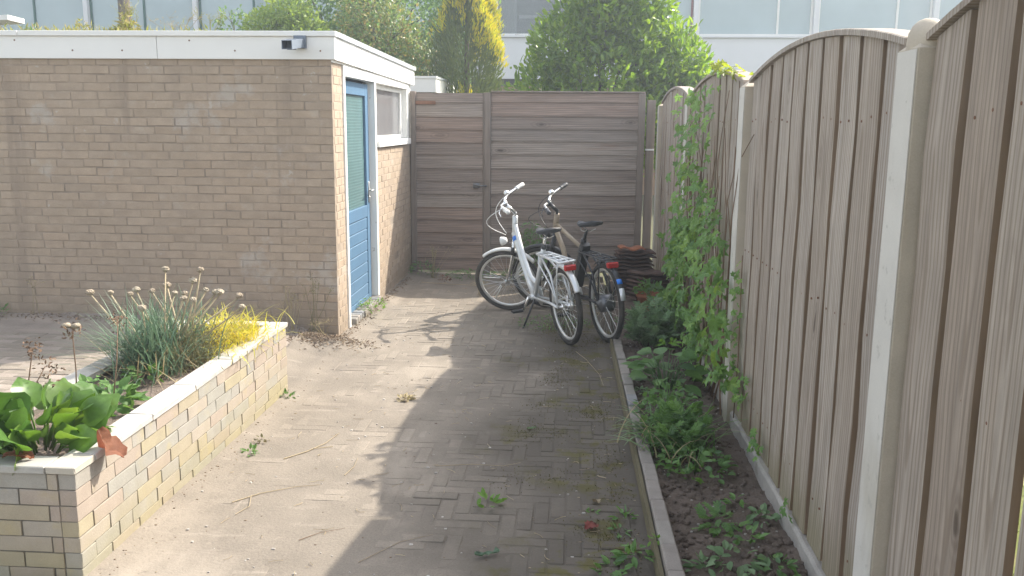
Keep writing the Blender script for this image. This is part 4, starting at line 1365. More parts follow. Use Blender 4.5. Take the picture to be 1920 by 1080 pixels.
    if P.get('battery'):
        a, b = st + (bb - st) * .05 + Vector((-.05, 0, 0)), st + (bb - st) * .80 + Vector((-.045, 0, 0))
        m = MB()
        d_ = (b - a).normalized()
        n_ = Vector((-d_.z, 0, d_.x))
        vs = []
        for q_, s_ in ((a, .9), (a + d_ * .02, 1), (b - d_ * .02, 1), (b, .9)):
            for (u_, y_) in ((-.028, -.032), (.022, -.038), (.028, 0), (.022, .038), (-.028, .032)):
                vs.append(tuple(q_ + n_ * u_ * s_ + Vector((0, y_ * s_, 0))))
        fs = [(i * 5 + k, i * 5 + (k + 1) % 5, (i + 1) * 5 + (k + 1) % 5, (i + 1) * 5 + k) for i in range(3) for k in range(5)] + [(4, 3, 2, 1, 0), (15, 16, 17, 18, 19)]
        m.add(vs, fs)
        m.build('battery', 'black', root)
    rk = rack(root, P['rack'][0], P['rack'][1], P['rack'][2], rh, P['rack_mat'], .062, P.get('th', .006))
    lp = (P['rack'][0] - .030, 0, P['rack'][2] - .030)
    m = MB()
    m.cbox(lp, (.017, .045, .021), .007)
    m.build('rear_light', 'lens', root)
    m = MB()
    m.cbox((lp[0] + .030, 0, lp[2] + .010), (.012, .030, .014), .004)
    m.build('light_bracket', 'black', root)
    m = MB()
    k0 = (bb.x - .07, .03, bb.z - .01)
    m.tube([k0, P['kick']], [.009, .0075], 8)
    m.tube([P['kick'], (P['kick'][0] - .035, P['kick'][1] + .02, P['kick'][2] - .004)], .008, 8)
    m.build('kickstand', 'blackmet', root, True)
    for sg, an in ((-1, P['crank']), (1, P['crank'] + PI)):
        e = (bb.x + .15 * math.cos(an), sg * .075, bb.z + .15 * math.sin(an))
        cr = MB().tube([(bb.x, sg * .055, bb.z), e], [.012, .009], 8).build('crank', 'chrome', root, True)
        m = MB()
        m.cbox((e[0], e[1] + sg * .055, e[2]), (.030, .045, .009), .003)
        m.build('pedal', 'black', cr)
    m = MB()
    N = 24
    m.lathe((bb.x, -.045, bb.z), [(.020, -.003), (.075, -.003), (.078, 0), (.075, .003), (.020, .003)], 28, ax='y')
    m.lathe((rh[0], -.045, R), [(.010, -.004), (.036, -.004), (.038, 0), (.030, .010), (.010, .012)], 20, ax='y')
    m.tube([(bb.x, -.045, bb.z + .077), (rh[0], -.045, R + .037)], .004, 5)
    m.tube([(bb.x, -.045, bb.z - .077), (rh[0], -.045, R - .037)], .004, 5)
    m.build('chain_drive', 'steel', root, True)
    return root

R1 = .290
bike1 = bicycle('bicycle', 'silver white step-through bicycle with white grips and a blue sticker, leaning on its stand', (.035, 6.24), (-.496, 7.5), .096, dict(
    R=R1, rh=.105, fh=1.333, bb=.766, head_b=(1.15, 0, .697), head_t=(1.101, 0, .849), steer=math.radians(58.9), seat_top=(.466, 0, .69), stay=.16,
    tubes=[([(1.145, 0, .715), (1.07, 0, .61), (.975, 0, .49), (.86, 0, .36), (.772, 0, .245)], [.029, .029, .031, .031, .026]), ([(1.115, 0, .79), (1.035, 0, .645), (.935, 0, .505), (.82, 0, .39), (.68, 0, .355)], [.019, .020, .020, .019, .016])],
    sticker=((1.122, 0, .683), (1.100, 0, .652)), sticker_r=.0325,
    front_mat='silver', rear_mat='silver', rim_mat='wheel_rim', fork_mat='chrome', fender_mat='silver', ffender_mat='white', rf=(math.radians(62), math.radians(150)), ff=(math.radians(62), math.radians(155)),
    quill=.05, stem=(.064, .088), stem_mat='chrome', bar=(.285, .095, .030), bar_mat='chrome', grip_mat='white', cable_mat='white', bell=True, th=.0095,
    lamp_off=(.115, 0, -.035), lamp_mat='white', saddle=(.42, 0, .812), post_mat='chrome', rack=(-.005, .50, .632), rack_mat='silver', kick=(.72, .13, .016), crank=2.2, reflectors=True))
R2 = .300
bike2 = bicycle('bicycle', 'dark electric bicycle with tan front frame tubes and black rear rack', (.33, 6.32), (-.145, 7.5), .057, dict(
    R=R2, rh=.125, fh=1.359, bb=.77, head_b=(1.144, 0, .733), head_t=(1.095, 0, .862), steer=math.radians(55.8), seat_top=(.522, 0, .72), stay=.10, battery=True, motor=True,
    tubes=[([(1.13, 0, .785), (.86, 0, .722), (.565, 0, .655)], [.016, .016, .015]), ([(1.14, 0, .745), (.98, 0, .60), (.775, 0, .265)], [.021, .021, .021])],
    front_mat='tan', rear_mat='blackmet', rim_mat='wheel_rim', fork_mat='blackmet', fender_mat='black', ffender_mat='black', rf=(math.radians(62), math.radians(152)), ff=(math.radians(20), math.radians(150)),
    quill=.05, stem=(.055, .069), stem_mat='blackmet', bar=(.285, .080, .030), bar_mat='steel', grip_mat='saddle', cable_mat='black', bell=True,
    lamp_off=(.09, 0, -.03), lamp_mat='black', saddle=(.46, 0, .852), post_mat='blackmet', rack=(.02, .53, .637), rack_mat='blackmet', kick=(.60, .12, .16), crank=1.2))
for o in bike2.children:
    if o.name.startswith('rear_fender'):
        m = MB()
        # pale mud flap with a small blue and white sticker at the fender end
        an = math.radians(168)
        for (a0, a1, mt, nm, dr) in ((math.radians(150), math.radians(166), 'silver', 'fender_tip', .012), (math.radians(137), math.radians(144), 'tape', 'sticker', .012)):
            vs = []
            for aa in (a0, (a0 + a1) / 2, a1):
                for y in (-.020, 0, .020):
                    rr_ = R2 + .016 + dr - abs(y) * .25
                    vs.append((.125 + rr_ * math.cos(aa), y, R2 + rr_ * math.sin(aa)))
                for y in (-.020, 0, .020):
                    rr_ = R2 + .013 + dr - abs(y) * .25
                    vs.append((.125 + rr_ * math.cos(aa), y, R2 + rr_ * math.sin(aa)))
            fs = []
            for i in (0, 6):
                fs += [(i, i + 1, i + 7, i + 6), (i + 1, i + 2, i + 8, i + 7), (i + 4, i + 3, i + 9, i + 10), (i + 5, i + 4, i + 10, i + 11), (i, i + 6, i + 9, i + 3), (i + 2, i + 5, i + 11, i + 8)]
            fs += [(0, 3, 4, 1), (1, 4, 5, 2), (12, 13, 16, 15), (13, 14, 17, 16)]
            MB().add(vs, fs).build(nm, mt, o, True)

# ------------------------------------------------------------------ stack of roof tiles, pots
def tile_mesh(w=.36, d=.26, t=.014, amp=.007):
    m = MB()
    n = 14
    vs = []
    for i in range(n + 1):
        x = -w / 2 + w * i / n
        z = amp * math.sin(2 * PI * i / n * 1.5)
        for y in (-d / 2, d / 2):
            vs += [(x, y, z), (x, y, z + t)]
    fs = []
    for i in range(n):
        a, b = i * 4, i * 4 + 4
        fs += [(a, b, b + 2, a + 2), (a + 1, a + 3, b + 3, b + 1), (a, a + 1, b + 1, b), (a + 2, b + 2, b + 3, a + 3)]
    fs += [(0, 2, 3, 1), (n * 4, n * 4 + 1, n * 4 + 3, n * 4 + 2)]
    return m.add(vs, fs).mesh('roof_tile', True)
tm = tile_mesh()
tm.materials.append(M['tile'])
tm2 = tile_mesh(.24, .18, .014, .012)
tm2.materials.append(M['terra'])
for k in range(11):
    o = bpy.data.objects.new('roof_tile', tm)
    C.objects.link(o)
    o.location = (.60 + rnd.gauss(0, .005) + .012 * math.sin(k * .7), 8.35 + rnd.gauss(0, .006), .045 + k * .036)
    o.rotation_euler = (rnd.gauss(0, .01), rnd.gauss(0, .01), rnd.gauss(.10, .02))
    lab = 'bottom tile' if k == 0 else 'top brown tile' if k == 10 else None
    tag(o, 'dark reddish roof tile in the tall stack behind the dark bicycle', 'roof tile', 'stacked roof tiles by the back fence')
for k in range(7):
    o = bpy.data.objects.new('roof_tile', tm)
    C.objects.link(o)
    o.location = (.735 + rnd.gauss(0, .008), 7.98 + rnd.gauss(0, .01), .04 + k * .038)
    o.rotation_euler = (rnd.gauss(0, .02), rnd.gauss(.05, .02), rnd.gauss(.6, .05))
    tag(o, 'dark roof tile in the lower stack against the right fence', 'roof tile', 'lower stack of roof tiles')
o = link('roof_tile', tm2)
o.location = (.57, 8.30, .452)
o.rotation_euler = (.0, .04, .12)
tag(o, 'orange roof tile lying on top of the dark tile stack', 'roof tile')
def pot(name, label, c, r, h, mat):
    m = MB()
    m.lathe((0, 0, 0), [(.001, .0), (r * .74, 0), (r * .95, h * .84), (r * 1.04, h * .85), (r * 1.06, h), (r * .96, h), (r * .90, h * .82), (.001, h * .80)], 26)
    root = m.build(name, mat, None, True)
    root.location = c
    tag(root, label, 'pot')
    return root
pot('plant_pot', 'terracotta plant pot beside the roof tile stack', (.665, 7.33, .02), .105, .19, 'terra')
pot('plant_pot', 'black plant pot in front of the right fence, beside the terracotta one', (.79, 7.16, .02), .095, .19, 'potblack')

# ------------------------------------------------------------------ litter
def ground_z(x, y):
    return float(sand_z(np.array([x]), np.array([y]))[0])
mb = MB()
for k in range(230):
    x, y = rnd.uniform(-1.6, .3), 2.3 + 6.6 * rnd.random() ** 1.3
    L = rnd.uniform(.015, .065) * (1.5 if rnd.random() < .12 else 1)
    a = rnd.uniform(0, 6.28)
    c = rnd.gauss(0, .35)
    pts = []
    for i in range(4):
        pts.append((x, y, ground_z(x, y) + .004 + abs(rnd.gauss(0, .0015))))
        x += math.cos(a) * L / 3
        y += math.sin(a) * L / 3
        a += c
    mb.tube(pts, .0009 + .0006 * rnd.random(), 3, caps=False, tint=rnd.random())
o = mb.build('straw_litter', 'straw')
tag(o, 'thin broken straws and stalks scattered over the sandy path', 'straw', kind='stuff')
mb = MB()
for k in range(800):
    x, y = -1.62 + 1.93 * rnd.random() ** .8, 2.3 + 6.8 * rnd.random() ** 1.3
    if k > 330:
        x = .30 - abs(rnd.gauss(0, .09)) if k < 620 else -1.66 + abs(rnd.gauss(0, .04))
    r = rnd.uniform(.0014, .0036)
    z = ground_z(x, y)
    mb.cbox((x, y, z + r * .25), (r * rnd.uniform(.8, 2), r, r * .5), r * .2, rnd.random())
o = mb.build('path_crumb', 'litter')
tag(o, 'brown crumbs and bits of leaf lying on the sandy path', 'litter', kind='stuff')
mb = MB()
for k in range(230):
    x, y = rnd.uniform(-1.6, .3), 2.4 + 6.0 * rnd.random() ** 1.3
    r = rnd.uniform(.002, .006)
    mb.cbox((x, y, ground_z(x, y) + r * .3), (r * rnd.uniform(.8, 1.4), r, r * .6), r * .3, rnd.random())
o = mb.build('path_pebble', 'pebble')
tag(o, 'tiny pale pebbles on the sandy path', 'pebbles', kind='stuff')
# moss cushions in the joints near the kerb
P_, n = [], 0
cs = [(rnd.uniform(-.25, .30), 2.9 + 3.9 * rnd.random()) for _ in range(26)] + [(.12, 4.75), (.2, 4.9), (.05, 6.6), (-.1, 6.9), (-.25, 6.7), (.2, 3.2), (.22, 3.05)]
for (x, y) in cs:
    for k in range(rnd.randrange(60, 170)):
        px, py = x + rnd.gauss(0, .055), y + rnd.gauss(0, .075)
        if px < .31:
            P_.append((px, py, ground_z(px, py)))
P_ = np.array(P_)
D_ = rdirs(len(P_)); D_[:, 2] = abs(D_[:, 2]) + .35
o = stamp('moss', T_DIAM, P_, D_, rdirs(len(P_)), rs.uniform(.006, .014, len(P_)), .004, None, 'moss')
tag(o, 'olive moss in the paving joints along the kerb', 'moss', kind='stuff')
# dry debris heaped at the shed corner and along its foot
n = 2600
px = np.concatenate([rs.normal(-1.78, .17, n // 2), rs.uniform(-4.5, -1.7, n // 4), rs.normal(-1.70, .035, n - n // 2 - n // 4)])
py = np.concatenate([rs.normal(6.06, .085, n // 2), 6.27 - abs(rs.normal(0, .07, n // 4)), rs.uniform(6.1, 8.9, n - n // 2 - n // 4)])
ok = (py < 6.30) | (px > -1.715)
px, py = px[ok], py[ok]
pz = np.where(px < -1.94, patio_z(px, py), sand_z(px, py))
D_ = rdirs(len(px)); D_[:, 2] *= .35
o = stamp('dry_litter', T_DIAM, np.stack([px, py, pz + .003 + rs.rand(len(px)) * .006], 1), D_, rdirs(len(px)), rs.uniform(.012, .035, len(px)), rs.uniform(.004, .012, len(px)), None, 'litter')
tag(o, 'brown dry leaf litter heaped at the foot of the shed corner', 'litter', kind='stuff')

def crumple(name, label, cat, mat, loc, L, W, rot, amp=.25, seed=0):
    r_ = random.Random(seed)
    n, k_ = 8, 6
    vs, fs = [], []
    for i in range(n + 1):
        u = i / n
        w = W * math.sin(PI * min(1, u * .9 + .07)) ** .7 * r_.uniform(.68, 1.2)
        for k in range(k_ + 1):
            v = k / k_ * 2 - 1
            z = amp * L * (.5 * v * v + .35 * math.sin(u * 5 + seed) + .18 * math.sin(v * 7 + u * 9)) + r_.gauss(0, .04) * L
            vs.append(((u - .5) * L, v * w * (1 - .25 * abs(v) * r_.random()), z))
    for i in range(n):
        for k in range(k_):
            a = i * (k_ + 1) + k
            fs.append((a, a + 1, a + k_ + 2, a + k_ + 1))
    o = MB().add(vs, fs).build(name, mat, None, True)
    o.location = loc
    o.rotation_euler = rot
    return tag(o, label, cat)
crumple('dead_leaf', 'big crumpled orange dead leaf hanging over the planter corner', 'leaf', 'deadleaf', (-1.650, 2.90, .452), .135, .060, (.30, 1.05, .40), .24, 3)
crumple('dead_leaf', 'curled dark red leaf lying on the path near the kerb', 'leaf', 'redleaf', (.105, 3.30, .016), .065, .030, (.2, .1, .8), .22, 5)
crumple('dead_leaf', 'pale brown curled leaf with stalk, on the path just beyond the dark red leaf', 'leaf', 'litter', (.13, 3.55, .012), .05, .02, (.3, .2, 2.0), .3, 6)
crumple('fallen_leaf', 'long grey green fallen leaf on the shady path at the bottom', 'leaf', 'lf_allium', (-.29, 3.045, .014), .10, .014, (.0, .0, .45), .10, 8)
crumple('fallen_leaf', 'small bluish green fallen leaf in the middle of the shady path', 'leaf', 'lf_mug', (-.19, 4.45, .012), .05, .012, (.0, .0, .1), .15, 9)
crumple('dead_leaf', 'brown dead leaf tucked under the round leaves on the planter edge', 'leaf', 'deadleaf', (-1.90, 2.76, .452), .10, .03, (.1, .1, .3), .18, 12)
def stalk(label, pts, r, mat='straw', fork=None):
    m = MB()
    P3 = [(x, y, ground_z(x, y) + .005) for x, y in pts]
    r *= .62
    m.tube(P3, [r * (1 - .6 * i / (len(P3) - 1)) for i in range(len(P3))], 5)
    if fork:
        m.tube([(x, y, ground_z(x, y) + .006) for x, y in fork], r * .6, 5)
    o = m.build('dry_stalk', mat)
    tag(o, label, 'stalk')
stalk('forked dry stalk on the sunny path halfway along the planter', [(-1.36, 3.92), (-1.28, 4.02), (-1.22, 4.14), (-1.19, 4.30)], .005, 'straw', [(-1.26, 4.06), (-1.17, 4.10)])
stalk('curved dry stalk on the sunny path close to the planter near end', [(-1.42, 3.42), (-1.33, 3.52), (-1.20, 3.60), (-1.10, 3.63)], .0038, 'straw', [(-1.36, 3.48), (-1.33, 3.38), (-1.36, 3.30)])
stalk('short pale twig on the sunny path beside the fence shadow edge', [(-1.02, 3.75), (-1.0, 3.85), (-1.01, 3.97)], .003)
stalk('thin brown twig on the sunny path near the bottom of the picture', [(-1.03, 3.10), (-.97, 3.17), (-.88, 3.22)], .0026, 'twig')
stalk('long straight pale stalk crossing the shady path', [(-.62, 3.90), (-.45, 3.94), (-.30, 3.93), (-.22, 3.98)], .0026)
stalk('long dry stalk lying before the back fence', [(-1.52, 8.75), (-1.2, 8.66), (-.9, 8.62), (-.45, 8.60)], .0045)
stalk('bent stalk lying near the rear tyre of the silver bicycle', [(.05, 6.1), (.12, 5.9), (.20, 5.55), (.22, 5.3)], .003)
stalk('thin curved stalk in the shade at the bottom of the picture', [(-.76, 2.95), (-.64, 3.12), (-.52, 3.20)], .0026)
# ------------------------------------------------------------------ planting in the brick planter
def leaf_tpl_round():
    V, F_ = [], []
    n, k_ = 5, 4
    for i in range(n + 1):
        u = i / n
        w = .5 * math.sin(PI * (u * .88 + .10)) ** .55
        for k in range(k_ + 1):
            v = k / k_ * 2 - 1
            V.append((u - .10 * v * v * (1 if u > .6 else 0), v * w, .22 * v * v * w + .10 * math.sin(u * 2.6) - .16 * u * u))
    for i in range(n):
        for k in range(k_):
            a = i * (k_ + 1) + k
            F_.append((a, a + 1, a + k_ + 2, a + k_ + 1))
    return (np.array(V), F_)
T_ROUND = leaf_tpl_round()
def leaf_obj(mesh, parent, p, d, nrm, L, W, name='leaf'):
    d = Vector(d).normalized()
    s = Vector(nrm).cross(d)
    if s.length < 1e-4:
        s = Vector((1, 0, 0)).cross(d)
    s.normalize()
    n = d.cross(s)
    o = bpy.data.objects.new(name, mesh)
    C.objects.link(o)
    o.parent = parent
    o.matrix_local = Matrix(((d.x * L, s.x * W, n.x * W, p[0]), (d.y * L, s.y * W, n.y * W, p[1]), (d.z * L, s.z * W, n.z * W, p[2]), (0, 0, 0, 1)))
    return o
def tpl_mesh(name, tpl, mat, jit=0.0, seed=0, smooth_=True):
    r_ = np.random.RandomState(seed)
    V = tpl[0] + r_.randn(*tpl[0].shape) * jit
    me = np_mesh(name, V, tpl[1], None, smooth_)
    me.materials.append(M[mat])
    return me
berg_m = [tpl_mesh('leaf', T_ROUND, 'lf_berg', .012, s) for s in range(4)]
berg_old = tpl_mesh('leaf', T_ROUND, 'lf_old', .012, 9)
def bergenia(label, c, R, n, hmax, Ls, seed):
    r_ = random.Random(seed)
    root = thing('round_leaved_plant', label, 'plant', c)
    st = MB()
    for k in range(n):
        a = r_.uniform(0, 2 * PI)
        rr = R * math.sqrt((k + .5) / n) * r_.uniform(.75, 1.1)
        p0 = Vector((rr * .45 * math.cos(a), rr * .45 * math.sin(a) * 1.2, 0))
        lean = .15 + .95 * rr / R + r_.uniform(-.15, .2)
        h = hmax * r_.uniform(.55, 1.0) * (1.15 - .55 * rr / R)
        tip = p0 + Vector((math.cos(a) * math.sin(lean), math.sin(a) * math.sin(lean), math.cos(lean))) * h * .55
        st.tube([tuple(p0), tuple(p0.lerp(tip, .5) + Vector((0, 0, .01))), tuple(tip)], .004, 5)
        d = Vector((math.cos(a + r_.uniform(-.5, .5)) * math.sin(lean + .1), math.sin(a + r_.uniform(-.5, .5)) * math.sin(lean + .1), math.cos(lean + .1)))
        a2 = a + r_.uniform(-1.4, 1.4)
        nn = Vector((-math.cos(a2), -math.sin(a2) - .35, .45 + r_.uniform(-.3, .5)))
        L = r_.uniform(*Ls)
        leaf_obj(berg_old if k % 17 == 9 else berg_m[k % 4], root, tip, d, nn, L, L * r_.uniform(.85, 1.02))
    st.build('leaf_stems', 'lf_berg', root, True, kind='stuff')
    return root
bergenia('plant with big round leathery leaves overhanging the near corner of the planter', (-1.96, 2.99, .40), .27, 74, .29, (.09, .145), 3)
bergenia('round leathery leaved plant spilling over the left end of the planter front', (-2.16, 2.84, .40), .17, 20, .18, (.09, .13), 5)
# dried flower stems standing above the round leaves
for lab, b, t, fr in (('tall dried brown flower stem with a pale double head above the round leaves', (-2.00, 3.30, .45), (-1.945, 3.22, .79), 1),
                      ('short dried flower stem at the left edge of the planter', (-2.20, 3.25, .45), (-2.10, 3.20, .72), 0),
                      ('leaning dried flower stem with a drooping brown tuft', (-2.14, 3.10, .45), (-2.03, 3.16, .66), 2),
                      ('dried brown flower stem just right of the tall pale headed one', (-1.93, 3.45, .42), (-1.935, 3.55, .765), 0)):
    root = thing('dried_flower_stem', lab, 'dried stem', b)
    b, t = Vector(b), Vector(t)
    MB().tube([(0, 0, 0), tuple((t - b) * .5 + Vector((.006, 0, 0))), tuple(t - b)], [.0032, .0026, .002], 5).build('stem', 'twig', root, True)
    n = 60 if fr != 1 else 50
    P_ = np.array(t - b)[None] + rs.randn(n, 3) * np.array((.016, .016, .020)) * (1.5 if fr == 2 else 1) + (np.array((.012, 0, -.02)) if fr == 2 else 0)
    stamp('dried_florets', T_DIAM, P_, rdirs(n), rdirs(n), rs.uniform(.012, .024, n), .008, None, 'twig', root)
    if fr == 1:
        for dx in (-.022, .018):
            m = MB()
            m.lathe((0, 0, 0), [(.001, -.009), (.012, -.008), (.018, .001), (.014, .009), (.001, .012)], 12)
            mm = MB().add([(x + (t - b).x + dx, y + (t - b).y, z + (t - b).z + .02) for x, y, z in m.v], m.f).build('seed_head', 'seed', root, True)
# crinkled low leaves between
def tuft(name, label, cat, c, R, H, n, tpl, L, W, mat, up_=.5, seed=0, stems=0):
    r_ = np.random.RandomState(seed)
    root = thing(name, label, cat, c)
    a = r_.uniform(0, 2 * PI, n)
    rr = R * np.sqrt(r_.rand(n))
    h = H * (1 - (rr / R) ** 2 * .7) * (.35 + .65 * r_.rand(n))
    P_ = np.stack([rr * np.cos(a), rr * np.sin(a), h], 1)
    D_ = np.stack([np.cos(a), np.sin(a), up_ * (r_.rand(n) * 1.6 - .5)], 1) + r_.randn(n, 3) * .45
    N_ = np.stack([0 * a, 0 * a, 1 + 0 * a], 1) + r_.randn(n, 3) * .4
    stamp('leaves', tpl, P_, D_, N_, r_.uniform(*L, n), r_.uniform(*W, n), r_.rand(n), mat, root)
    if stems:
        m = MB()
        for k in range(stems):
            aa, q = r_.uniform(0, 6.28), R * r_.rand() * .9
            m.tube([(q * .2 * math.cos(aa), q * .2 * math.sin(aa), -.02), (q * .6 * math.cos(aa), q * .6 * math.sin(aa), H * .5), (q * math.cos(aa), q * math.sin(aa), H * (1 - (q / R) ** 2 * .6))], [.0035, .003, .0018], 5)
        m.build('stems', mat, root, True, kind='stuff')
    return root
tuft('low_plant', 'crinkled bright green leaves behind the round leaved plant in the planter', 'plant', (-1.93, 3.45, .40), .105, .10, 60, T_OVAL, (.05, .075), (.035, .05), 'lf_straw', .4, 2)
tuft('low_plant', 'small pale green leafy plant at the foot of the onion clump', 'plant', (-1.98, 3.83, .41), .075, .07, 55, T_OVAL, (.03, .05), (.02, .03), 'lf_straw', .5, 4)
tuft('low_plant', 'small green rosette against the left wall of the planter', 'plant', (-2.10, 3.62, .41), .07, .07, 40, T_OVAL, (.03, .06), (.02, .04), 'lf_weed', .5, 6)
# onion clump: blue-green blades, seed heads on stalks
al = thing('onion_clump', 'big clump of blue green blades with round dry seed heads in the planter', 'plant', (-2.02, 4.10, .40))
n = 620
az = rs.uniform(0, 2 * PI, n)
b0 = np.stack([rs.normal(0, .075, n), rs.normal(0, .10, n), 0 * az], 1)
ln = np.abs(rs.normal(.30, .35, n))
blades('blades', b0, az, ln, rs.uniform(.22, .44, n), rs.uniform(.005, .009, n), rs.uniform(.2, 1.3, n), 'lf_allium', al, 6)
n = 90
az = rs.uniform(2.2, 4.2, n)
blades('blades', np.stack([rs.normal(-.03, .05, n), rs.normal(-.05, .08, n), 0 * az], 1), az, rs.uniform(.5, 1.1, n), rs.uniform(.32, .52, n), .006, rs.uniform(.2, .8, n), 'lf_allium', al, 6)
n = 160
az = rs.uniform(0, 2 * PI, n)
blades('dry_blades', np.stack([rs.normal(0, .09, n), rs.normal(-.05, .11, n), 0 * az], 1), az, rs.uniform(.5, 1.4, n), rs.uniform(.15, .34, n), .006, rs.uniform(.2, .9, n), 'lf_dry', al, 5)
heads = [(-2.00, 4.15, .875), (-1.81, 4.12, .88), (-2.02, 4.2, .785), (-1.84, 4.1, .83), (-1.80, 4.15, .775), (-2.38, 4.12, .755), (-2.28, 4.13, .755), (-2.14, 4.12, .775), (-2.06, 4.12, .77), (-1.91, 4.15, .755),
         (-1.77, 4.2, .755), (-1.66, 4.22, .735), (-1.96, 4.15, .755), (-2.19, 4.15, .745), (-1.80, 4.0, .755), (-1.73, 4.15, .765), (-1.87, 4.05, .75), (-2.03, 3.95, .72), (-1.68, 4.3, .66)]
for k, (x, y, z) in enumerate(heads):
    r_ = random.Random(k)
    hp = Vector((x + 2.02, y - 4.10, z - .40))
    b = Vector((r_.gauss(.02, .05), r_.gauss(0, .07), 0))
    mid = b.lerp(hp, .5) + Vector((r_.gauss(0, .008), 0, .02))
    stm = MB().tube([tuple(b), tuple(mid), tuple(hp)], [.0048, .0042, .0036], 6).build('seed_stalk', 'stalk', al, True)
    bm = bmesh.new()
    bmesh.ops.create_icosphere(bm, subdivisions=3, radius=1)
    rr = r_.uniform(.015, .021)
    for v in bm.verts:
        q = 1 + r_.uniform(-.16, .16)
        v.co = Vector((v.co.x * rr * q, v.co.y * rr * q, v.co.z * rr * .74 * q)) + hp + Vector((0, 0, .008))
    me = bpy.data.meshes.new('seed_head')
    bm.to_mesh(me)
    bm.free()
    link('seed_head', me, 'seed', stm)
# yellow grass, thyme-like brown green bush, wisps
yg = thing('yellow_grass', 'bright yellow grass tuft at the far end of the planter', 'plant', (-1.90, 4.54, .40))
n = 1200
az = rs.uniform(0, 2 * PI, n)
blades('blades', np.stack([rs.normal(0, .095, n), rs.normal(0, .14, n), 0 * az], 1), az, np.abs(rs.normal(.35, .3, n)), rs.uniform(.14, .27, n), rs.uniform(.004, .008, n), rs.uniform(1.0, 2.2, n), 'lf_yellow', yg, 6)
n = 60
az = rs.uniform(-1.2, 1.2, n)
blades('dry_blades', np.stack([rs.normal(0, .06, n), rs.normal(0, .08, n), 0 * az], 1), az, rs.uniform(.1, .6, n), rs.uniform(.18, .30, n), .004, rs.uniform(.9, 1.7, n), 'lf_dry', yg, 6)
ty = thing('herb_bush', 'wispy brown green herb between the onion clump and the yellow grass', 'plant', (-1.90, 4.16, .40))
n = 1500
P_ = rs.randn(n, 3) * np.array((.075, .12, .06)) + np.array((0, 0, .06))
P_[:, 2] = np.abs(P_[:, 2])
D_ = rdirs(n); D_[:, 2] = np.abs(D_[:, 2]) + .4
stamp('sprigs', T_DIAM, P_, D_, rdirs(n), rs.uniform(.015, .04, n), .006, None, 'lf_thyme', ty)
n = 260
az = rs.uniform(0, 2 * PI, n)
blades('sprig_stems', np.stack([rs.normal(0, .06, n), rs.normal(0, .11, n), 0 * az], 1), az, rs.uniform(0, .7, n), rs.uniform(.10, .26, n), .0035, rs.uniform(0, .8, n), 'lf_thyme', ty, 4)
# tall thin seeding weeds by the shed wall
def wisp(label, c, n, H, spread, mat='lf_dry', seed=0, fl=40):
    r_ = np.random.RandomState(seed)
    root = thing('thin_weed', label, 'weed', c)
    m = MB()
    tips = []
    for k in range(n):
        a = r_.uniform(0, 6.28)
        q = spread * r_.rand()
        h = H * r_.uniform(.6, 1)
        p = [(r_.normal(0, .02), r_.normal(0, .02), 0), (q * .5 * math.cos(a), q * .5 * math.sin(a), h * .55), (q * math.cos(a), q * math.sin(a), h)]
        m.tube(p, [.0022, .0017, .001], 4, caps=False)
        for j in range(4):
            u = r_.uniform(.5, .95)
            b = Vector(p[1]).lerp(Vector(p[2]), u)
            e = b + Vector((r_.normal(0, .03), r_.normal(0, .03), r_.uniform(.01, .05)))
            m.tube([tuple(b), tuple(e)], .0009, 3, caps=False)
            tips.append(tuple(e))
    m.build('stems', mat, root, kind='stuff')
    t = np.array(tips)
    t = np.repeat(t, 3, 0) + r_.randn(len(t) * 3, 3) * .006
    stamp('seeds', T_DIAM, t, rdirs(len(t)), rdirs(len(t)), .012, .006, None, mat, root)
    return root
wisp('thin dry weed standing at the shed wall behind the far end of the planter', (-2.05, 6.2, .05), 9, .42, .16, 'lf_dry', 1)
wisp('wispy greenish weed by the shed wall, closest to the shed corner', (-1.88, 6.2, .04), 6, .50, .14, 'lf_thyme', 2)
wisp('sparse dry weed at the foot of the shed wall right at the mound', (-1.80, 6.14, .05), 5, .15, .10, 'lf_dry', 3)
wisp('single thin dry weed on the far left at the shed wall', (-4.02, 6.2, .16), 2, .26, .04, 'lf_dry', 4)
tuft('small_weed', 'low dark green weed at the left edge against the shed wall', 'weed', (-4.36, 6.22, .15), .10, .07, 50, T_DIAM, (.03, .06), (.012, .02), 'lf_weed', .6, 9)
# weeds by the door and the back fence
tuft('small_weed', 'bright green weeds growing on the brick threshold of the blue door', 'weed', (-1.66, 7.12, .05), .11, .13, 90, T_DIAM, (.03, .06), (.010, .018), 'lf_bright', .9, 11)
tuft('small_weed', 'dark weeds growing at the corner of the shed and the gate', 'weed', (-1.60, 9.22, .0), .16, .16, 160, T_DIAM, (.03, .06), (.012, .022), 'lf_weed', .6, 12)
wisp('dry grassy weeds at the foot of the wooden gate', (-1.45, 9.05, .0), 12, .34, .26, 'lf_dry', 13)
tuft('small_weed', 'low moss and weeds along the foot of the gate near the middle post', 'weed', (-1.05, 9.2, .0), .28, .06, 260, T_DIAM, (.02, .05), (.008, .016), 'lf_weed', .6, 14)
tuft('small_weed', 'low weeds along the foot of the board fence behind the silver front wheel', 'weed', (-.35, 9.2, .0), .36, .12, 420, T_DIAM, (.03, .06), (.010, .02), 'lf_weed', .6, 15)
tuft('small_weed', 'rusty orange dock seed spike standing near the gate', 'weed', (-1.26, 8.62, .03), .05, .10, 60, T_DIAM, (.02, .04), (.010, .016), 'rust', .6, 16)
wisp('pale dry grass stalks standing in the paving before the gate', (-.86, 8.05, .0), 6, .16, .12, 'lf_dry', 17)
tuft('small_weed', 'low mossy weeds between the two bicycles wheels on the paving', 'weed', (-.12, 7.0, .0), .30, .035, 380, T_DIAM, (.015, .035), (.006, .012), 'lf_weed', .6, 18)
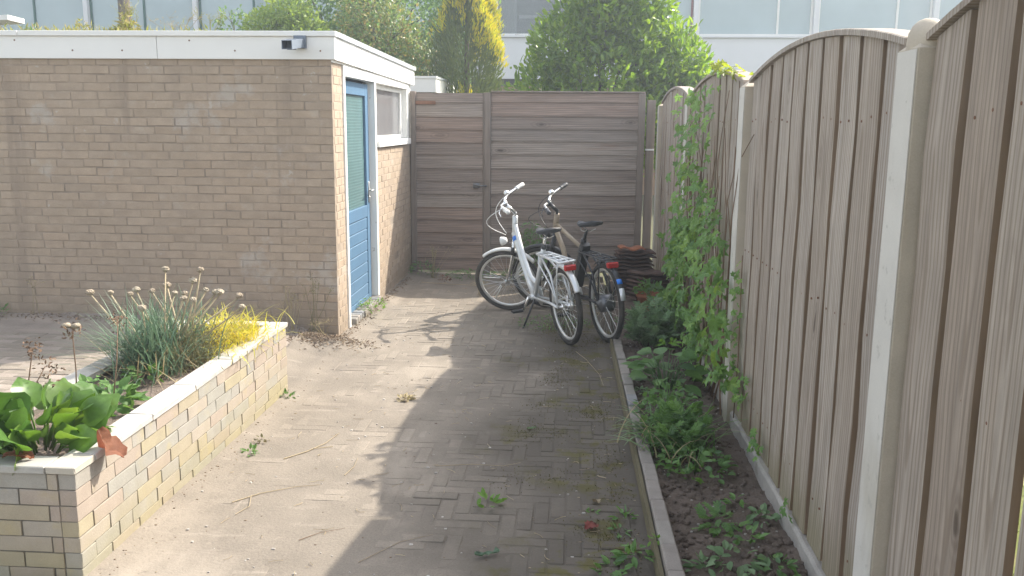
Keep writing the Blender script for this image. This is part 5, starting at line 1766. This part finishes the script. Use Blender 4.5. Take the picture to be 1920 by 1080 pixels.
tuft('shrub', 'green leafy shrub against the back fence between the bicycle handlebars', 'shrub', (-.40, 9.12, .05), .20, .58, 420, T_OVAL, (.04, .07), (.022, .035), 'lf_weed', .3, 19, 8)
# weeds on the path
for lab, c, R, H, n, L, mt, sd in (
        ('bright green weed in the middle of the shady path', (-.335, 3.49, .0), .045, .035, 14, (.035, .055), 'lf_bright', 21),
        ('yellow dry grass tuft on the sunny path', (-.95, 4.90, .0), .04, .018, 30, (.025, .05), 'lf_dry', 22),
        ('green weed at the foot of the kerb, close to the dark red leaf', (.245, 3.42, .0), .035, .03, 16, (.025, .045), 'lf_weed', 23),
        ('green weed beside the kerb, left of a dark patch', (.215, 3.28, .0), .03, .025, 14, (.025, .04), 'lf_weed', 24),
        ('lush green weed at the kerb foot at the bottom of the picture', (.27, 3.04, .0), .06, .07, 34, (.035, .06), 'lf_weed', 25),
        ('flat green weed on the path at the very bottom near the kerb', (.17, 2.97, .0), .05, .02, 20, (.03, .05), 'lf_weed', 26),
        ('small weed at the foot of the far corner of the planter', (-1.655, 4.86, .0), .04, .04, 26, (.025, .045), 'lf_straw', 27),
        ('small green weed on the sunny path beside the planter middle', (-1.55, 3.98, .0), .035, .03, 18, (.02, .04), 'lf_straw', 28),
        ('tiny brownish weed by the planter wall, just beyond the small green one', (-1.55, 4.15, .0), .03, .03, 14, (.02, .035), 'lf_thyme', 29),
        ('tiny green seedling on the path right of the middle weed', (.11, 3.46, .0), .02, .018, 8, (.02, .03), 'lf_weed', 30),
        ('yellow green weed peeping out of the kerb joint', (.345, 3.10, .06), .025, .025, 14, (.02, .035), 'lf_bright', 31)):
    tuft('small_weed', lab, 'weed', c, R, H, n, T_OVAL, L, (L[0] * .4, L[1] * .45), mt, .7, sd)
# ------------------------------------------------------------------ bed by the fence
def bushy(name, label, c, R, H, nst, tpl, nl, L, W, mat, seed=0, cat='plant'):
    r_ = np.random.RandomState(seed)
    root = thing(name, label, cat, c)
    m = MB()
    P_, D_, N_ = [], [], []
    for k in range(nst):
        a = r_.uniform(0, 6.28)
        q = R * math.sqrt(r_.rand())
        h = H * (1 - .55 * (q / R) ** 2) * r_.uniform(.75, 1.05)
        p0 = np.array((q * .35 * math.cos(a), q * .35 * math.sin(a), 0))
        p2 = np.array((q * math.cos(a), q * math.sin(a), h))
        p1 = (p0 + p2) / 2 + np.array((0, 0, h * .15))
        m.tube([tuple(p0), tuple(p1), tuple(p2)], [.004, .0032, .0018], 5)
        for j in range(nl):
            u = .15 + .85 * (j + r_.rand()) / nl
            p = (1 - u) ** 2 * p0 + 2 * u * (1 - u) * p1 + u * u * p2
            b = r_.uniform(0, 6.28)
            P_.append(p)
            D_.append((math.cos(b), math.sin(b), r_.uniform(-.1, .9) if u < .9 else 1.2))
            N_.append((-.3 * math.cos(b) + r_.normal(0, .3), -.3 * math.sin(b) + r_.normal(0, .3), 1))
    n = len(P_)
    m.build('stems', mat, root, True, kind='stuff')
    sz = r_.uniform(.75, 1.15, n)
    stamp('leaves', tpl, P_, D_, N_, sz * L, sz * W, r_.rand(n), mat, root)
    return root
bushy('feathery_bush', 'big bushy plant with grey green feathery leaves at the far end of the kerb', (.60, 6.28, .02),   .24, .29, 40, T_PINN, 10, .10, .095, 'lf_mug', 41)
tuft('pot_plant', 'light green leafy plant growing in the terracotta pot', 'plant', (.665, 7.33, .19), .13, .15, 90, T_OVAL, (.035, .055), (.03, .045), 'lf_weed', .4, 43, 6)
tuft('pot_plant', 'yellow green rounded leaves growing in the black pot', 'plant', (.79, 7.16, .19), .12, .06, 46, T_OVAL, (.035, .05), (.032, .045), 'lf_bright', .3, 44)
bl = thing('broad_leaved_plant', 'dark green plant with a few large pointed leaves in the bed', 'plant', (.60, 5.20, .02))
T_BROAD = (np.array([(0, 0, 0), (.18, .34, .10), (.42, .50, .08), (.72, .34, .03), (1, 0, -.14), (.72, -.34, .03), (.42, -.50, .08), (.18, -.34, .10), (.35, 0, -.03), (.68, 0, -.05)]),
           [(0, 8, 1), (1, 8, 2), (2, 8, 9, 3), (3, 9, 4), (4, 9, 5), (5, 9, 8, 6), (6, 8, 7), (7, 8, 0)])
blm = [tpl_mesh('leaf', T_BROAD, 'lf_weed', .012, s) for s in range(3)]
m = MB()
for k in range(34):
    r_ = random.Random(k + 50)
    a = r_.uniform(0, 6.28)
    q, h = .20 * math.sqrt(r_.random()), r_.uniform(.05, .27)
    p = Vector((q * math.cos(a), q * math.sin(a), h * (1 - q)))
    m.tube([(0.03 * math.cos(a), .03 * math.sin(a), -.01), tuple(p * .6 + Vector((0, 0, .02))), tuple(p)], [.004, .003, .002], 5)
    leaf_obj(blm[k % 3], bl, p, (math.cos(a), math.sin(a), r_.uniform(-.3, .35)), (r_.gauss(0, .2) - .1, r_.gauss(0, .2) - .2, 1), r_.uniform(.08, .15), r_.uniform(.07, .12))
m.build('stems', 'lf_weed', bl, True, kind='stuff')
tuft('leafy_weed', 'bright yellow green young shoots on top of the broad leaved plant', 'weed', (.60, 5.25, .27), .05, .06, 14, T_OVAL, (.03, .06), (.02, .03), 'lf_bright', .8, 45)
bushy('leafy_clump', 'dense clump of mixed green weeds leaning over the kerb in the bed', (.56, 4.22, .02), .22, .20, 26, T_PINN, 9, .085, .080, 'lf_weed', 46)
tuft('leafy_clump', 'upper part of light green leafy weeds with pale dry leaves, behind the dense clump', 'weed', (.55, 4.62, .03), .17, .20, 170, T_OVAL, (.035, .065), (.02, .035), 'lf_weed', .6, 47, 10)
tuft('leafy_clump', 'low spreading dark weeds at the front edge of the dense clump', 'weed', (.60, 3.93, .02), .17, .10, 170, T_OVAL, (.025, .05), (.018, .035), 'lf_weed', .4, 48, 6)
gr = thing('grass_tuft', 'tuft of long arching grass blades on the dense clump, some dry', 'grass', (.52, 4.18, .03))
n = 90
az = rs.uniform(0, 2 * PI, n)
blades('blades', np.stack([rs.normal(0, .10, n), rs.normal(0, .12, n), 0 * az], 1), az, rs.uniform(.1, .7, n), rs.uniform(.2, .36, n), .008, rs.uniform(.8, 1.8, n), 'lf_weed', gr, 6)
n = 26
az = rs.uniform(0, 2 * PI, n)
blades('dry_blades', np.stack([rs.normal(0, .10, n), rs.normal(0, .12, n), 0 * az], 1), az, rs.uniform(.2, .7, n), rs.uniform(.2, .34, n), .008, rs.uniform(.9, 1.8, n), 'lf_dry', gr, 6)
n = 26
az = rs.uniform(2.5, 4.2, n)
o = blades('leaning_grass', np.stack([rs.normal(.40, .015, n), rs.normal(4.20, .10, n), .07 + 0 * az], 1), az, rs.uniform(.5, 1.0, n), rs.uniform(.12, .22, n), .014, rs.uniform(.8, 1.4, n), 'lf_mug', None, 5, kind=None)
tag(o, 'broad grass blades drooping over the kerb onto the path', 'grass')
for lab, c, R, H, n, L, tp, mt, sd in (
        ('fern like small weed in the open soil of the bed', (.62, 3.34, .02), .07, .05, 34, (.05, .075), T_PINN, 'lf_weed', 51),
        ('small weed with bright leaves close to the fence base', (.70, 3.22, .02), .06, .04, 18, (.035, .055), T_OVAL, 'lf_weed', 52),
        ('upright small green weed, farther back in the open soil', (.715, 3.52, .02), .03, .05, 14, (.03, .05), T_OVAL, 'lf_weed', 53),
        ('leafy weed touching the concrete base board', (.80, 3.40, .02), .05, .05, 26, (.03, .05), T_OVAL, 'lf_mug', 54),
        ('low bluish green weeds at the bottom of the bed', (.62, 2.99, .03), .11, .05, 38, (.035, .06), T_OVAL, 'lf_mug', 55),
        ('dark weeds at the bottom of the bed against the fence', (.78, 2.98, .03), .06, .04, 22, (.03, .05), T_OVAL, 'lf_weed', 56),
        ('weeds at the kerb edge at the bottom of the bed', (.50, 2.95, .03), .05, .04, 18, (.03, .05), T_OVAL, 'lf_mug', 57),
        ('single yellow curled leaf on the soil in the bed', (.62, 3.73, .02), .02, .03, 3, (.04, .05), T_OVAL, 'lf_bright', 58),
        ('pale little weed by the kerb behind the dense clump', (.43, 5.05, .03), .06, .04, 40, (.02, .035), T_OVAL, 'lf_mug', 59)):
    tuft('small_weed', lab, 'weed', c, R, H, n, tp, L, (L[0] * .55, L[1] * .6), mt, .4, sd)
# ------------------------------------------------------------------ climbing plant on the fence
vine = thing('climbing_plant', 'climbing plant with lobed leaves growing up an arched panel of the right fence', 'climber', (.85, 5.6, 0))
VP = [(6.15, 1.93), (5.55, 2.02), (4.95, 2.00), (5.05, 1.80), (5.35, 1.55), (5.40, 1.30), (4.95, 1.30), (4.80, 1.05), (4.66, .85), (4.50, .66), (4.55, .48), (4.30, .38), (4.55, .18), (5.0, .16), (5.6, .06), (6.2, .20), (7.0, .22), (7.1, .68), (6.75, 1.15), (7.2, 1.40), (6.75, 1.75)]
def inside(y, z):
    c = False
    j = len(VP) - 1
    for i in range(len(VP)):
        (yi, zi), (yj, zj) = VP[i], VP[j]
        if (zi > z) != (zj > z) and y < (yj - yi) * (z - zi) / (zj - zi) + yi:
            c = not c
        j = i
    return c
pts = []
while len(pts) < 660:
    y, z = rnd.uniform(4.0, 7.5), rnd.uniform(0, 2.05)
    if inside(y, z):
        dens = .35 + .65 * float(fbm(np.array([y * 2.2]), np.array([z * 2.2]), 3, 61)[0] > .44)
        if z > 1.3:
            dens *= .6
        if rnd.random() < dens:
            pts.append((y, z))
vm = [tpl_mesh('leaf', T_VINE, 'lf_vine', .02, s, False) for s in range(4)]
# sunlit young leaves above the cap rail
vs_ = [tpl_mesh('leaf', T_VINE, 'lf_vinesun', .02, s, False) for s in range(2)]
SP, SD, SN, SL = [], [], [], []
cnt = 0
pts.sort(key=lambda p: p[0])
for k, (y, z) in enumerate(pts):
    out = abs(rnd.gauss(.03, .035)) + .012
    x = .855 - out - (.05 if z > 1.9 else 0) * rnd.random()
    t = min(1, max(0, ((y - 4.74) % 2.27) / 2.17))
    if z > arch(t) - .05:
        x = .90 + rnd.uniform(-.07, .07)
        z = arch(t) + .025 + rnd.uniform(0, .012)
        if rnd.random() < .5:
            continue
    L = rnd.uniform(.055, .10) * (1.15 if z < 1 else .95)
    d = (rnd.gauss(-.35, .35), rnd.gauss(0, .55), rnd.gauss(-.65, .35))
    nn = (-1 + rnd.gauss(0, .3), rnd.gauss(-.15, .4), .35 + rnd.gauss(0, .3))
    if cnt < 300 and k % 3 == 0 and k < 960:
        cnt += 1
        leaf_obj(vm[k % 4], vine, (x - .85, y - 5.6, z), d, nn, L, L * rnd.uniform(.95, 1.15))
    else:
        SP.append((x - .85, y - 5.6, z)); SD.append(d); SN.append(nn); SL.append(L)
SL = np.array(SL)
stamp('leaf', T_VINE, SP, SD, SN, SL, SL * 1.05, None, 'lf_vine', vine)
n = 26
yy = rs.uniform(4.9, 5.6, n)
tt = np.clip((yy - 4.742) / 2.166, 0, 1)
stamp('young_leaves', T_VINE, np.stack([rs.uniform(-.02, .09, n), yy - 5.6, 1.815 + .42 * tt * (1 - tt) + .028 + rs.uniform(0, .016, n)], 1), rdirs(n) * np.array((1, 1, .4)), rs.randn(n, 3) * .4 + np.array((-.1, -.2, 1)), rs.uniform(.05, .085, n), .07, None, 'lf_vinesun', vine)
m = MB()
for k in range(16):
    y, z = rnd.uniform(4.7, 6.6), .03
    p = [(.845 - .85, y - 5.6, z)]
    for i in range(9):
        y += rnd.gauss(0, .10)
        z += rnd.uniform(.10, .24)
        if z > 1.95:
            break
        p.append((.878 - .85 - rnd.uniform(.005, .03), y - 5.6, z))
    m.tube(p, [.005 * (1 - .6 * i / len(p)) for i in range(len(p))], 5)
m.build('stems', 'twig', vine, True, kind='stuff')
iv = thing('ivy_sprig', 'thin ivy sprigs creeping on the fence boards right of the concrete post', 'climber', (.89, 4.2, 0))
P_ = []
for (y, z0, z1, n) in ((4.52, .5, .95, 26), (4.46, .30, .42, 16), (4.2, .28, .40, 12), (3.86, .12, .26, 16), (4.35, .22, .3, 10), (3.3, .1, .14, 4)):
    for k in range(n):
        P_.append((-.02 - rnd.random() * .02, y - 4.2 + rnd.gauss(0, .035), rnd.uniform(z0, z1)))
P_ = np.array(P_)
n = len(P_)
stamp('leaves', T_VINE, P_, rs.randn(n, 3) * .5 + np.array((-.3, 0, -.5)), rs.randn(n, 3) * .3 + np.array((-1, -.2, .3)), rs.uniform(.03, .05, n), .045, None, 'lf_vine', iv)
MB().tube([(-.012, .32, .05), (-.012, .28, .4), (-.012, .32, .95)], .003, 5).build('stem', 'twig', iv, True)

# ------------------------------------------------------------------ behind the fences: shrubs and trees
def crown_pts(clumps, n, seed, shell=.55):
    r_ = np.random.RandomState(seed)
    cl = np.array([c[:3] for c in clumps])
    rr = np.array([c[3:6] for c in clumps])
    vol = rr.prod(1) ** .67
    k = r_.choice(len(cl), n, p=vol / vol.sum())
    d = r_.randn(n, 3)
    d /= np.linalg.norm(d, axis=1, keepdims=True)
    rad = shell + (1 - shell) * r_.rand(n, 1) ** .6
    # sub-lumps make the surface uneven
    lump = 1 + .22 * np.sin(d[:, 0:1] * 7 + k[:, None]) * np.cos(d[:, 1:2] * 6 + 2 * k[:, None]) + .10 * r_.randn(n, 1)
    P_ = cl[k] + d * rr[k] * rad * lump
    return P_, d
def tree(name, label, cat, base, clumps, n, tpl, L, W, mat, seed, trunk_h, trunk_r, up_=.3, droop=0, extra=None):
    root = thing(name, label, cat, base)
    P_, d = crown_pts(clumps, n, seed)
    r_ = np.random.RandomState(seed + 1)
    D_ = d * .7 + r_.randn(n, 3) * .6 + np.array((0, 0, up_))
    N_ = d * .6 + r_.randn(n, 3) * .5 + np.array((0, 0, .7))
    stamp('crown', tpl, P_, D_, N_, r_.uniform(*L, n), r_.uniform(*W, n), r_.rand(n), mat, root)
    m = MB()
    m.tube([(0, 0, -.1), (.02, 0, trunk_h * .5), (0, .03, trunk_h)], [trunk_r, trunk_r * .8, trunk_r * .55], 9)
    for c in clumps:
        e = Vector(c[:3])
        b = Vector((0, 0, trunk_h * r_.uniform(.45, .95)))
        mid = b.lerp(e, .5) + Vector((r_.normal(0, .05), r_.normal(0, .05), .05))
        m.tube([tuple(b), tuple(mid), tuple(e)], [trunk_r * .45, trunk_r * .3, trunk_r * .12], 6)
        for q in range(4):
            dd = Vector(r_.randn(3)).normalized()
            f = e + Vector((dd.x * c[3], dd.y * c[4], abs(dd.z) * c[5])) * .85
            m.tube([tuple(mid.lerp(e, r_.rand())), tuple(f)], [trunk_r * .14, trunk_r * .04], 4, caps=False)
    m.build('trunk', 'bark', root, True)
    return root
# cherry laurel right behind the back fence
lau = [(0, 0, 2.1, .8, .7, .7), (-.75, 0, 1.95, .42, .5, .5), (.75, .05, 1.95, .42, .5, .55), (-.45, 0, 2.55, .48, .5, .48), (.50, .05, 2.6, .50, .5, .5), (.05, 0, 2.95, .60, .5, .5), (.35, .1, 3.2, .55, .45, .45), (1.2, .1, 1.95, .34, .45, .45), (.95, .1, 2.4, .36, .45, .42), (-.1, .1, 3.3, .42, .45, .4), (.95, .1, 1.55, .32, .5, .42), (-.9, 0, 1.55, .30, .5, .42), (.5, -.3, 1.5, .55, .5, .5), (-.3, -.3, 1.5, .6, .5, .5), (1.12, .1, 2.05, .2, .3, .28)]
tree('laurel_bush', 'big bright green laurel bush with shiny leaves right behind the board fence', 'bush', (.36, 11.6, 0), lau, 24000, T_OVAL, (.07, .14), (.03, .052), 'lf_laurel', 71, 1.4, .07, .5)
# golden conifer
con = thing('golden_conifer', 'columnar conifer with golden tips and a dark green heart', 'conifer', (-1.60, 13.3, 0))
def plumes(n, R, z0, z1, seed, outer):
    r_ = np.random.RandomState(seed)
    a = r_.uniform(0, 2 * PI, n)
    z = r_.uniform(z0, z1, n)
    prof = R * np.sqrt(np.clip((3.86 - z) / 1.15, .005, 1)) * (.92 + .16 * np.sin(a * 5 + z * 4) + .08 * r_.randn(n))
    rad = prof * (outer + (1 - outer) * r_.rand(n) ** .5)
    return np.stack([rad * np.cos(a), rad * np.sin(a), z], 1), np.stack([np.cos(a) * .55, np.sin(a) * .55, np.ones(n)], 1) + r_.randn(n, 3) * .28
P_, D_ = plumes(16000,   .48, .5, 3.8, 81, .55)
stamp('crown', T_DIAM, P_, D_, rdirs(len(P_)), rs.uniform(.06, .13, len(P_)), rs.uniform(.014, .03, len(P_)), None, 'lf_conif', con)
P_, D_ = plumes(21000, .53, .8, 3.86, 82, .93)
w = fbm(np.arctan2(P_[:, 1], P_[:, 0]) * 2.2 + 7, P_[:, 2] * 1.0, 4, 83) + .20 * np.clip((P_[:, 2] - 2.5) / .9, -.4, 1) + .14 * np.clip(P_[:, 0] / .5, -1, 1)
keep = w > .585
P_, D_ = P_[keep], D_[keep]
stamp('golden_tips', T_DIAM, P_, D_, rdirs(len(P_)), rs.uniform(.05, .11, len(P_)), rs.uniform(.014, .028, len(P_)), None, 'lf_gold', con)
MB().tube([(0, 0, -.1), (0, 0, 1.5), (0, 0, 3.2)], [.09, .06, .02], 8).build('trunk', 'bark', con, True)
# trees on the left behind the shed
tree('olive_tree', 'tree with olive and orange tinged leaves behind the shed roof, left of the golden conifer', 'tree', (-2.85, 13.6, 0),
     [(0, 0, 2.3, .75, .7, .7), (-.55, .1, 2.5, .6, .6, .55), (.5, 0, 2.2, .5, .6, .6), (0, 0, 2.9, .6, .55, .45), (.15, -.2, 1.6, .8, .6, .6), (-.3, .2, 3.3, .5, .5, .4)], 14000, T_OVAL, (.045, .08), (.026, .045), 'lf_olive', 91, 1.7, .08)
tree('tall_tree', 'tall dark bluish green tree behind the shed, in the middle of the tree group', 'tree', (-3.9, 15.8, 0),
     [(0, 0, 2.7, 1.1, .9, .9), (.9, 0, 3.4, .9, .8, .8), (-.6, 0, 3.5, .8, .8, .8), (1.3, .2, 2.5, .8, .7, .8), (.3, 0, 4.2, 1.0, .8, .7), (1.9, .2, 3.4, .6, .6, .7)], 17000, T_OVAL, (.06, .10), (.035, .055), 'lf_tree', 92, 2.2, .12)
tree('yellow_green_tree', 'light yellow green leafy tree at the left of the tree group behind the shed', 'tree', (-4.75, 14.5, 0),
     [(0, 0, 2.6, .5, .55, .6), (-.25, 0, 3.0, .40, .45, .40), (.35, 0, 2.9, .45, .5, .5), (.1, 0, 3.4, .35, .4, .3)], 6500, T_OVAL, (.05, .09), (.03, .05), 'lf_yel', 93, 2.0, .07)
tree('thin_tree', 'sparse twiggy tree in front of the house windows, leftmost of the tree group', 'tree', (-5.75, 15.5, 0),
     [(0, 0, 2.75, .42, .5, .35), (.35, 0, 3.2, .40, .5, .32), (-.2, 0, 3.3, .30, .4, .22), (.25, 0, 2.5, .4, .5, .4)], 1300, T_OVAL, (.05, .09), (.03, .05), 'lf_tree', 94, 2.3, .05)
# slim trunk far left with a climber
t = thing('bare_trunk', 'dark bare trunk standing before the house windows at the far left', 'tree', (-9.2, 18.0, 0))
MB().tube([(0, 0, -.1), (.05, 0, 2.5), (-.03, 0, 6)], [.16, .13, .10], 9).build('trunk', 'bark', t, True)
# plants on the shed roof edge
rp = []
for x0, x1, n in ((-5.2, -2.65, 700), (-4.0, -3.35, 260)):
    rp.append(np.stack([rs.uniform(x0, x1, n), rs.uniform(6.42, 6.8, n), 2.205 + np.abs(rs.normal(0, .028, n))], 1))
rp = np.concatenate(rp)
D_ = rdirs(len(rp)); D_[:, 2] = np.abs(D_[:, 2]) + .8
o = stamp('roof_plants', T_DIAM, rp, D_, rdirs(len(rp)), rs.uniform(.03, .07, len(rp)), rs.uniform(.010, .018, len(rp)), None, 'lf_sedum')
tag(o, 'low dry and green plants growing along the shed roof edge', 'roof plants', kind='stuff')
wisp('tall weed spike on the shed roof in front of the dark trunk', (-3.36, 6.6, 2.18), 12, .30, .10, 'lf_sedum', 101)
tuft('roof_weed', 'dense yellow green weed on the shed roof at the dark trunk', 'weed', (-3.36, 6.62, 2.18), .085, .24, 230, T_DIAM, (.03, .06), (.012, .02), 'lf_sedum', 1.2, 102)
tuft('roof_weed', 'slim green weed on the shed roof left of the dark trunk', 'weed', (-3.70, 6.6, 2.18), .035, .21, 70, T_DIAM, (.03, .05), (.010, .018), 'lf_sedum', 1.2, 103)
tuft('roof_weed', 'reddish weed on the shed roof under the white roof corner', 'weed', (-4.10, 6.6, 2.18), .05, .14, 80, T_DIAM, (.03, .05), (.010, .018), 'lf_olive', 1.2, 104)
wisp('wispy dry grass on the shed roof between the window posts', (-2.95, 6.6, 2.18), 9, .20, .24, 'lf_dry', 105)
wisp('fine green stalks on the shed roof near the tree group', (-2.72, 6.6, 2.18), 9, .24, .14, 'lf_sedum', 106)
# ------------------------------------------------------------------ neighbour buildings
ns = thing('neighbour_shed', 'neighbouring low shed with white fascia behind the gate', 'shed', (-3.5, 13.5, 0))
NO = Vector((-3.5, 13.5, 0))
for nm, b, mt in (('wall', (-5.2, -1.95, 12.05, 15.4, -.1, 2.02), 'brick'), ('fascia_board', (-5.22, -1.862, 12.0, 12.03, 2.02, 2.20), 'fascia'), ('fascia_board', (-1.892, -1.864, 12.0305, 15.4, 2.02, 2.20), 'fascia'),
                  ('roof_trim', (-5.22, -1.85, 11.985, 12.06, 2.2005, 2.232), 'fascia'), ('roof_trim', (-1.93, -1.85, 12.0605, 15.4, 2.2005, 2.232), 'trim'), ('roof', (-5.2, -1.931, 12.061, 15.4, 2.15, 2.21), 'roof')):
    x0, x1, y0, y1, z0, z1 = b
    wrap(lambda m: m.box(x0 - NO.x, x1 - NO.x, y0 - NO.y, y1 - NO.y, z0, z1)).build(nm, mt, ns)
wrap(lambda m: None)
m = MB()
m.add([(-11.0, 11.6, 2.74), (-7.72, 11.9, 2.945), (-7.80, 12.4, 2.945), (-11.0, 12.4, 2.74), (-11.0, 11.6, 2.81), (-7.72, 11.9, 3.01), (-7.80, 12.4, 3.01), (-11.0, 12.4, 2.81)],
      [(3, 2, 1, 0), (4, 5, 6, 7), (0, 1, 5, 4), (1, 2, 6, 5), (2, 3, 7, 6), (3, 0, 4, 7)])
m.box(-10.8, -10.6, 12.0, 12.2, -.1, 2.755)
m.box(-8.2, -8.05, 12.1, 12.25, -.1, 2.90)
o = m.build('carport_roof', 'fascia')
tag(o, 'white tilted flat roof corner at the upper left edge', 'roof')
# house across: white cladding, window bays
HY = 22.0
house = thing('terraced_house', 'white clad terraced house with wide upper windows behind the trees', 'house', (0, HY, 0))
def hb_(nm, x0, x1, y0, y1, z0, z1, mt, par=None):
    o = wrap(lambda m: m.box(x0, x1, y0 - HY, y1 - HY, z0, z1)).build(nm, mt, par or house)
    return o
hb_('wall', -24, 14, HY + .32, HY + 8, -.1, 6.2, 'housewhite')
hb_('lower_wall', -24, 14, HY - .02, HY + .31, -.1, 2.52, 'housebrick')
hb_('dark_band', -24, 14, HY + .05, HY + .31, 2.521, 2.70, 'dark')
xs = [-24, -21.2, -18.0, -15.1, -12.2, -9.4, -6.6, -4.3, -2.0, .28, 2.85, 5.66, 8.4, 11.2, 14]
for a, b in zip(xs[:-1], xs[1:]):
    big = b < -6
    zs = 2.95 if big else 3.68
    hb_('cladding_panel', a + .06, b - .06, HY - .03, HY + .31, 2.701, zs - .005, 'housewhite')
    hb_('pillar', b - .055, b + .055, HY - .07, HY + .31, 2.701, 6.0, 'housewhite')
    hb_('window_ledge', a + .06, b - .06, HY - .09, HY + .10, zs, zs + .045, 'housewhite')
    f = 'greenframe' if big else 'redframe' if (abs(b - 2.85) < .1) else 'frame'
    w = link('window', None, None, house)
    bpy.data.objects.remove(w)
    x0, x1, z0, z1 = a + .06, b - .06, zs + .047, 5.9
    mid = x0 + (x1 - x0) * (.70 if not big else .52)
    if abs(b - 2.85) < .1:
        mid = x0 + (x1 - x0) * .30
    t_ = .05
    w = wrap(lambda m: (m.box(x0, x1, .05, .12, z0, z0 + t_), m.box(x0, x1, .05, .12, z1 - t_, z1), m.box(x0, x0 + t_, .05, .12, z0 + t_, z1 - t_), m.box(x1 - t_, x1, .05, .12, z0 + t_, z1 - t_), m.box(mid - t_ / 2, mid + t_ / 2, .05, .12, z0 + t_, z1 - t_))).build('window', f, house)
    gm = 'seeglass' if abs(a + 2.0) < .2 else 'houseglass'
    if gm == 'seeglass':
        hb_('room_back', x0, x1, HY + .300, HY + .318, z0, z1, 'dark')
        for c0, c1 in ((x0 + .05, x0 + .50), (mid + .05, mid + .42)):
            m = MB()
            nf = 22
            vs = []
            for i in range(nf + 1):
                vs += [(c0 + (c1 - c0) * i / nf, .21 + .018 * (i % 2), z0 + .06), (c0 + (c1 - c0) * i / nf, .21 + .018 * (i % 2), z1 - .05)]
            m.add(vs, [(2 * i, 2 * i + 2, 2 * i + 3, 2 * i + 1) for i in range(nf)])
            m.build('curtain', 'curtain', house)
        hb_('inner_shelf', x0 + .55, mid - .1, HY + .20, HY + .26, z0 + .42, z0 + .50, 'housewhite')
    for p0, p1 in ((x0 + t_, mid - t_ / 2), (mid + t_ / 2, x1 - t_)):
        wrap(lambda m: m.box(p0, p1, .08, .09, z0 + t_, z1 - t_)).build('pane', gm, w)
hb_('eaves', -24, 14, HY - .5, HY + .31, 6.2, 6.4, 'housewhite')
hb_('roof', -24.2, 14.2, HY - .55, HY + 8, 6.401, 6.6, 'roof')
# ------------------------------------------------------------------ thin even air volume added to imitate lens glare
hz = wrap(lambda m: m.box(-40, 30, -14, 34, -1.2, 9)).build('glare_veil', None, None)
hm = bpy.data.materials.new('glare_veil')
hm.use_nodes = True
hm.node_tree.nodes.clear()
ho = nd(hm.node_tree, 'ShaderNodeOutputMaterial')
hv = nd(hm.node_tree, 'ShaderNodeVolumePrincipled', {'Color': (.86, .93, 1, 1), 'Density': .0062, 'Anisotropy': .5})
hm.node_tree.links.new(hv.outputs[0], ho.inputs['Volume'])
hz.data.materials.append(hm)
tag(hz, kind='stuff')
